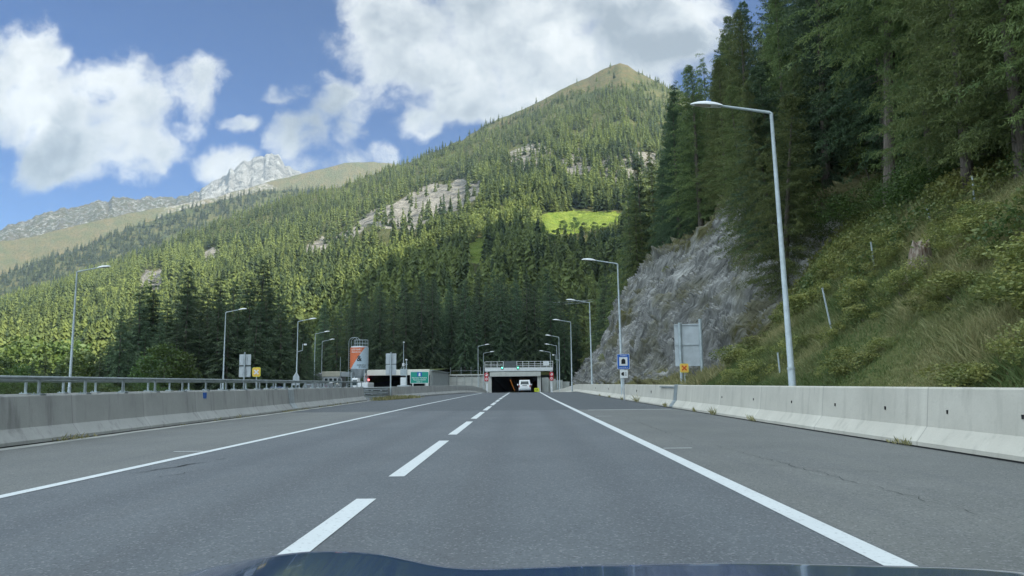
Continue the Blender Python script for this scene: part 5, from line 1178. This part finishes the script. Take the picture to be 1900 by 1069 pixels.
# dark wood behind the portals: front rows as single trees
cand = []
for rowi, (rad, sp) in enumerate(((198, 1.75), (209, 1.8), (222, 1.9), (236, 2.1), (252, 2.4))):
    a = azel(600, 700)[0]; a1 = azel(1075, 700)[0]
    while a < a1: cand.append((a + rng.uniform(-.004, .004), rad + rng.uniform(-5, 5), rowi)); a += sp * 1.75 / rad * rng.uniform(.75, 1.3)
def f_of_r(a, r):                         # position up the main slope at a distance
    ff = np.linspace(0, .6, 200); S = surf_main(np.full(200, a), ff); return S[np.argmin(np.abs(np.hypot(S[:, 0], S[:, 1]) - r))]
nback = 0
for (a, r, rowi) in cand:
    if NTREES.get('spruce_tree', 0) >= 296: break
    S = f_of_r(a, r); H = rng.uniform(19, 27)
    lar = rng.random() < .12 and rowi > 0; kk = 'larch' if lar else 'spruce'
    tree(kk + '_mid', float(S[0]), float(S[1]), float(S[2]) - .4, H, 'shaded %s in the dark wood directly behind the portals' % kk, '%s trees behind the portals' % kk, rng.uniform(.8, 1.05)); nback += 1
open('/tmp/cnt','w').write(str((NTREES, nback)))

# far forest: one mass of small conifers and broadleaves over the mountain
def lowcon(seed, whorls, per):
    r = np.random.default_rng(seed); V = []; T = []
    for i in range(whorls):
        t = i / whorls; L = .17 * (1 - t) ** .8 + .02; h0 = .06 + .92 * t
        for j in range(per):
            h = h0 + r.normal() * .35 / whorls; a = 6.283 * (j + r.random() * .8) / per + i; l = L * (1 + r.normal() * .22); d = np.array([math.cos(a), math.sin(a), 0]); p = np.array([-math.sin(a), math.cos(a), 0])
            b = np.array([[0, 0, h + .05]]); tip = (d * l + [0, 0, h - .45 * l])[None]
            V.append(kites(b, tip, np.array([l * .42]), unit(p[None] + [[0, 0, r.normal() * .35]]))); T.append(np.full(4, .12 + .5 * r.random()))
    b = np.array([[0, 0, .5]]); V.append(kites(b, np.array([[0, 0, 1.02]]), np.array([.03]), np.array([[1., 0, 0]]))); T.append(np.full(4, .3))
    b = np.array([[0, 0, -.05]]); V.append(kites(b, np.array([[0, 0, .6]]), np.array([.012]), np.array([[1., .3, 0]]))); T.append(np.full(4, .05))
    return np.concatenate(V), np.concatenate(T)
def lowleaf(seed, n):
    r = np.random.default_rng(seed); cc = unit(r.normal(size=(9, 3))) * [.26, .26, .26] + [0, 0, .58]; c = cc[r.integers(0, 9, n)]; d = unit(r.normal(size=(n, 3)))
    p = c + d * (.19 * (.6 + .4 * r.random(n)))[:, None]; ld = unit(r.normal(size=(n, 3))); side = unit(np.cross(ld, r.normal(size=(n, 3)))); l = .13 * (.7 + .6 * r.random(n))
    V = kites(p - ld * l[:, None] * .5, p + ld * l[:, None] * .5, l * .45, side); return V, np.repeat(.25 + .55 * r.random(n), 4)
LODA = [lowcon(s, 22, 7) for s in range(7)]; LODB = [lowcon(10 + s, 11, 5) for s in range(6)]; LODL = [lowleaf(20 + s, 130) for s in range(4)]; LODM = [lowleaf(30 + s, 40) for s in range(3)]
G = np.random.default_rng(5)
def sow(surf, a0, a1, n, fa, fb, bias=1.0):
    a = a0 + (a1 - a0) * G.random(n); f = fa + (fb - fa) * G.random(n) ** bias; return surf(a, f), f
def thin(S, dmin):                        # keep trees apart by dmin (array), nearest-first hash grid
    order = G.permutation(len(S)); keep = []; cell = {}
    for i in order:
        x, y = S[i, 0], S[i, 1]; d = dmin[i]; c = (int(x // 6), int(y // 6)); ok = True; k = int(d // 6) + 1
        for cx_ in range(c[0] - k, c[0] + k + 1):
            for cy_ in range(c[1] - k, c[1] + k + 1):
                for (qx, qy) in cell.get((cx_, cy_), ()):
                    if (qx - x) ** 2 + (qy - y) ** 2 < d * d: ok = False; break
                if not ok: break
            if not ok: break
        if ok: keep.append(i); cell.setdefault(c, []).append((x, y))
    return np.array(keep, int)
def grow(name, S, H, W_, leaf, tint, lodsplit, label):
    VV = []; TT = []; r = np.hypot(S[:, 0], S[:, 1])
    for near_ in (True, False):
        for lf in (True, False):
            pool = (LODL if near_ else LODM) if lf else (LODA if near_ else LODB)
            idx = np.where(((r < lodsplit) == near_) & (leaf == lf))[0]
            if not len(idx): continue
            which = G.integers(0, len(pool), len(idx))
            for k, (pv, pt) in enumerate(pool):
                I = idx[which == k]
                if not len(I): continue
                a = G.random(len(I)) * 6.283; c, s = np.cos(a), np.sin(a); h = H[I]; w = W_[I] * h
                X = (pv[None, :, 0] * c[:, None] - pv[None, :, 1] * s[:, None]) * w[:, None] + S[I, 0][:, None]
                Y = (pv[None, :, 0] * s[:, None] + pv[None, :, 1] * c[:, None]) * w[:, None] + S[I, 1][:, None]
                Z = pv[None, :, 2] * h[:, None] + S[I, 2][:, None] - .3
                VV.append(np.stack([X, Y, Z], -1).reshape(-1, 3)); TT.append(np.clip(pt[None, :] * .55 + tint[I][:, None], 0, 1).ravel())
    V = np.concatenate(VV); o = np_mesh(name, V, np.arange(len(V)).reshape(-1, 4), M['forest'], {'tint': np.concatenate(TT)}); tag(o, label, 'forest', None, 'stuff'); return o
S, f = sow(surf_main, a0m, a1m, 60000, .02, 1.0, .85)
px, py = project(S); r = np.hypot(S[:, 0], S[:, 1])
def clear(polys, up):
    h = up * 24.0 * F / r; return np.maximum.reduce([in_poly(px, py - k * h, q).astype(float) for q in polys for k in (0, .5, 1)]) > 0
veg = clear(ROCKS[:3] + ROCKS[6:], .8) | (clear(ROCKS[3:6], .5) & (G.random(len(S)) < .7)); md = clear(MEADOW[:2], .85) | clear(MEADOW[2:], .3); br_ = clear(BARE, .0)
ok = ~md & (~veg | (G.random(len(S)) < .075)) & (~br_ | (G.random(len(S)) < .035)) & (px > -260) & (px < 1420)
ok &= ~((r < 262) & (px > 590) & (px < 1090))
ok &= ~((r < 330) & (px < 590))
ok &= ~((px > 330) & (px < 590) & (r < 270))
gap = fbm(np.stack([S[:, 0] * .02, S[:, 1] * .02, S[:, 2] * 0], 1), 4, 44); ok &= (gap < .575) | (G.random(len(S)) < .22)
S = S[ok]; px = px[ok]; py = py[ok]; r = r[ok]; f = f[ok]; dm = 3.1 + 1.6 * ss(r, 500, 1500)
kp = thin(S, dm); S, px, py, r, f = S[kp], px[kp], py[kp], r[kp], f[kp]
patch = fbm(np.stack([S[:, 0] * .012, S[:, 1] * .012, S[:, 2] * .012], 1), 4, 61)
lowlit = (py > 380) & (px > 380) & (px < 960) & (py > 640 - .28 * px); leaf = ((patch > .50) & (f < .75) & (G.random(len(S)) < .6)) & (lowlit | (px < 300) | (r < 650))
leaf |= (G.random(len(S)) < .05) & (f < .7)
leaf |= in_poly(px, py, [(1030, 410), (1170, 410), (1170, 480), (990, 490), (840, 470), (840, 420), (960, 400)]) & (G.random(len(S)) < .6)
H = np.where(leaf, 11 + 6 * G.random(len(S)), 11 + 17 * G.random(len(S))) * (1 - .35 * ss(f, .75, 1.0)); Wd = np.where(leaf, .85, .9 + .35 * G.random(len(S)))
tint = np.clip((patch - .5) * 1.3 + .27 + .20 * G.normal(size=len(S)), -.12, .55) + np.where(leaf, .16, 0)

grow('forest', S, H, Wd, leaf, tint, 800, 'mixed spruce and larch forest covering the mountain behind the tunnel')
S, f = sow(surf_b, a0b, a1b, 9000, .25, 1.0, .8); px, py = project(S); ok = (px > -200) & (px < 760); gap = fbm(S * .006, 4, 45); ok &= (gap < .55) | (f > .9) | (G.random(len(S)) < .3); S = S[ok]
grow('forest', S, 17 + 9 * G.random(len(S)), np.full(len(S), 1.0), np.zeros(len(S), bool), np.clip(.0 + .12 * G.normal(size=len(S)), -.1, .3), 0, 'distant dark conifer forest on the lower ridge towards the rocky peak')

# ------------------------------------------------------------------ grass, brambles and weeds
def bank_points(n, y0, y1, t0, t1, seed):
    g = np.random.default_rng(seed); yv = y0 + (y1 - y0) * g.random(n); tv = t0 + (t1 - t0) * g.random(n)
    yk = np.linspace(y0, y1, 80); tab = np.array([np.r_[prof_at(a)] for a in yk]); i = np.clip(((yv - y0) / (y1 - y0) * 79).astype(int), 0, 79)
    D, Z = tab[i, :8], tab[i, 8:]; k = np.clip(tv.astype(int), 0, 6); u = tv - k; ar = np.arange(n)
    d = D[ar, k] * (1 - u) + D[ar, k + 1] * u; z = Z[ar, k] * (1 - u) + Z[ar, k + 1] * u; tx = np.array([toe(a) for a in yk])[i]
    P = np.stack([d + tx, yv, z], 1); amp = np.clip(tv * 2, 0, 1) * .35 * np.clip(tv, .4, 3); P[:, 2] += (fbm(P * .22, 4, 3) - .5) * amp * 1.6; return P, tv, g
P, tv, g = bank_points(210000, 11, 40, .02, 2.6, 3)
d = fbm(P * .5, 4, 91); keep = g.random(len(P)) < np.clip(1.6 - tv * .32 + (d - .5) * 3, .15, 1); P, tv, d = P[keep], tv[keep], d[keep]; n = len(P)
dirv = unit(np.stack([g.normal(size=n) * .6 - .12, g.normal(size=n) * .6, .55 + .4 * g.random(n)], 1)); ln = (.08 + .34 * g.random(n) ** 2.2) * (.35 + 1.5 * ss(d, .35, .7))
side = unit(np.cross(dirv, g.normal(size=(n, 3)))); dry = np.clip((fbm(P * .33, 4, 95) - .42) * 2.6, 0, 1)
V = kites(P - [0, 0, .05], P + dirv * ln[:, None] + [0, 0, 0], .006 + .009 * g.random(n), side, np.array([0, 0, .03])); o = np_mesh('grass', V, np.arange(4 * n).reshape(-1, 4), M['grassblade'], {'tint': np.repeat(np.clip(dry * .95 + .35 * g.random(n) - .2, 0, 1), 4)})
tag(o, 'rough green and dry yellow grass on the bank behind the barrier', 'grass', None, 'stuff')
P, tv, g = bank_points(230000, 11, 40, .8, 3.35, 4); d = fbm(P * .45, 4, 93); keep = g.random(len(P)) < np.clip((tv - 1.5) * 1.0 + (d - .5) * 5, 0, 1); P, tv, d = P[keep], tv[keep], d[keep]; n = len(P)
P = P + np.stack([-.3 * g.random(n), g.normal(size=n) * .05, .75 * g.random(n) * (.5 + d)], 1); ld = unit(g.normal(size=(n, 3)) + [-.3, -.2, -.2]); l = .06 + .11 * g.random(n); side = unit(np.cross(ld, g.normal(size=(n, 3)) + [0, 0, .5]))
V = kites(P, P + ld * l[:, None], l * .36, side); o = np_mesh('brambles', V, np.arange(4 * n).reshape(-1, 4), M['bramble'], {'tint': np.repeat(np.clip((fbm(P * .4, 3, 99) - .3) * 1.3 + .4 * (g.random(n) - .4), 0, 1), 4)})
tag(o, 'tangled bramble leaves over the upper part of the grass bank', 'brambles', None, 'stuff')
P, tv, g = bank_points(70000, 36, 120, .0, .9, 6); d = fbm(P * .4, 4, 97); keep = g.random(len(P)) < np.clip(.7 + (d - .5) * 4 - tv * .6, 0, 1); P = P[keep]; n = len(P)
dirv = unit(np.stack([g.normal(size=n) * .4 - .3, g.normal(size=n) * .4, .8 + 0 * P[:, 0]], 1)); ln = .3 + .5 * g.random(n); side = unit(np.cross(dirv, g.normal(size=(n, 3)))); P[:, 0] -= .25
V = kites(P, P + dirv * ln[:, None], .02 + .02 * g.random(n), side); o = np_mesh('grass', V, np.arange(4 * n).reshape(-1, 4), M['grassblade'], {'tint': np.repeat(np.clip(.25 + .6 * g.random(n), 0, 1), 4)}); tag(o, 'dry grass tufts along the foot of the rock face', 'grass', None, 'stuff')
# weeds: gap between the barriers, barrier foot
g = np.random.default_rng(8); n = 3000; u = g.random(n); P = np.stack([-11.2 + 1.6 * u + g.normal(size=n) * .28, 58.0 + 11 * u + g.normal(size=n) * .5, 0 * u], 1); dirv = unit(np.stack([g.normal(size=n) * .4, g.normal(size=n) * .3, .8 + 0 * u], 1)); ln = (.08 + .30 * g.random(n) ** 2) * (1.25 - .8 * np.abs(u - .4)); side = unit(np.cross(dirv, g.normal(size=(n, 3))))
V = kites(P, P + dirv * ln[:, None], .02 + .03 * g.random(n), side); VV = [V]; TT = [np.repeat(np.clip(.3 + .6 * g.random(n), 0, 1), 4)]
for (yv, hgt, m_) in ((9.9, .14, 30), (13.9, .22, 30), (14.3, .1, 20), (22.5, .3, 40), (27, .4, 40), (30, .25, 30), (36, .3, 60), (45, .7, 60), (52, .3, 50), (60, .3, 60), (68, .25, 60)):
    x = float(xrb(yv)) - .03; n = m_; P = np.stack([x + g.normal(size=n) * .03, yv + g.normal(size=n) * .15, np.full(n, .01)], 1); dirv = unit(np.stack([g.normal(size=n) * .5 - .2, g.normal(size=n) * .5, .8 + 0 * P[:, 0]], 1)); ln = hgt * (.3 + .7 * g.random(n)); side = unit(np.cross(dirv, g.normal(size=(n, 3))))
    VV.append(kites(P, P + dirv * ln[:, None], .008 + .008 * g.random(n), side)); TT.append(np.repeat(.3 + .6 * g.random(n), 4))
for k in range(26):
    yv = 16 + 40 * g.random(); x = float(xlb(yv)) + .08; n = 16; P = np.stack([x + g.normal(size=n) * .06, yv + g.normal(size=n) * .15, np.full(n, .008)], 1); dirv = unit(np.stack([g.normal(size=n) * .6, g.normal(size=n) * .6, .6 + 0 * P[:, 0]], 1)); ln = .05 + .22 * g.random(n) * g.random(); side = unit(np.cross(dirv, g.normal(size=(n, 3))))
    VV.append(kites(P, P + dirv * ln[:, None], .008 + .006 * g.random(n), side)); TT.append(np.repeat(.3 + .6 * g.random(n), 4))
V = np.concatenate(VV); o = np_mesh('weeds', V, np.arange(len(V)).reshape(-1, 4), M['grassblade'], {'tint': np.concatenate(TT)}); tag(o, 'weeds growing in the gap between barriers and along their feet', 'weeds', None, 'stuff')
# stump and fence posts on the bank
by = min(np.arange(18, 34, .1), key=lambda q: abs(at_y(1706, 500, q)[2] - zhill(at_y(1706, 500, q)[0], q))); x, y = float(at_y(1706, 500, by)[0]), float(by); z = hz(x, y); t = empty('tree_stump', (x, y, z), .4); tag(t, 'weathered broken tree stump half way up the grass bank', 'tree stump')
mb = MB(); n = 12; rs = random.Random(4)
ring = lambda r, z, j: [(r * math.cos(2 * pi * k / n) * rs.uniform(1 - j, 1 + j), r * math.sin(2 * pi * k / n) * rs.uniform(1 - j, 1 + j) - z * .12, z + rs.uniform(-j, j) * .8) for k in range(n)]
v = ring(.52, -.4, .1) + ring(.40, .2, .08) + ring(.34, .65, .08) + ring(.25, 1.0, .22) + [(0, -.1, .85)]
f = [(i * n + k, i * n + (k + 1) % n, (i + 1) * n + (k + 1) % n, (i + 1) * n + k) for i in range(3) for k in range(n)] + [(3 * n + k, 3 * n + (k + 1) % n, 4 * n) for k in range(n)]
mb.add(v, f).build('stump_wood', material('pale_rotten_wood', lambda n_, b: n_.link(n_.mix(n_.mapr(n_.noise(n_.vmath('MULTIPLY', obco(n_), (5, 5, .8)), 3, 5), .35, .65), (0.10, 0.06, 0.04), (0.30, 0.26, 0.21)), b.inputs['Base Color']), rough=.9), t)
mb = MB()
for k in range(6): a = k * 1.05; mb.tube([(.3 * math.cos(a), .3 * math.sin(a), .1), (.5 * math.cos(a), .5 * math.sin(a), -.2), (.65 * math.cos(a), .65 * math.sin(a), -.5)], [.09, .05, .02], 6)
mb.build('root', M['bark'], t, 50)
for (px0, py0, px1, py1, Y, lab) in ((1622, 496, 1616, 450, 34, 'grey fence post standing in brambles beside the tree stump'), (1544, 618, 1526, 536, 31, 'tallest grey fence post where the grass bank meets the rock'), (1447, 690, 1443, 655, 38, 'short grey post low in the dry grass beside the tall lamp'), (1808, 372, 1804, 328, 27, 'grey fence post at the top of the bank under the trees'), (1728, 415, 1720, 388, 31, 'small leaning post in the brambles below the large larch')):
    a = at_y(px0, py0, Y); b_ = at_y(px1, py1, Y); zg_ = hz(a[0], Y); dz = 0
    # slide along the sight line to the ground
    best = min(np.arange(18, 46, .25), key=lambda q: abs(at_y(px0, py0, q)[2] - zhill(at_y(px0, py0, q)[0], q))); a = at_y(px0, py0, best); b_ = at_y(px1, py1, best)
    t = empty('fence_post', tuple(a)); tag(t, lab, 'fence post', 'old fence posts on the bank'); d = Vector(b_ - a); MB().tube([-d * .25, d], [.035, .03], 7).build('post', M['galv_light'], t, 40); MB().tube([d * 1.0, d * 1.02], [.04, .04], 7).build('cap', M['galv'], t, 40)
# cables across the wooded slope
t = empty('power_line', (0, 0, 0)); tag(t, 'thin power cables crossing in front of the shaded wood', 'power line')
for k in range(2):
    A = at_y(845, 545 + k * 3, 300); B = at_y(1100, 556 + k * 4, 230); mb = MB(); mb.tube([tuple(A * (1 - s) + B * s - np.array([0, 0, 2.2 * 4 * s * (1 - s)])) for s in np.linspace(0, 1, 14)], .045, 5); mb.build('cable', M['galv'], t)

# ------------------------------------------------------------------ air
hm = bpy.data.materials.new('air'); hm.use_nodes = True; hn = NT(hm.node_tree); hn.n.clear()
pv = hn.node('ShaderNodeVolumePrincipled'); pv.inputs['Color'].default_value = (0.62, 0.80, 1.0, 1); pv.inputs['Density'].default_value = 0.00006; pv.inputs['Anisotropy'].default_value = 0.2
ho = hn.node('ShaderNodeOutputMaterial'); hn.link(pv.outputs[0], ho.inputs['Volume'])
o = MB().box((-9200, -9200, -14), (9200, 9200, 1620)).build('haze', hm); tag(o, 'thin blue mountain air', None, None, 'stuff')
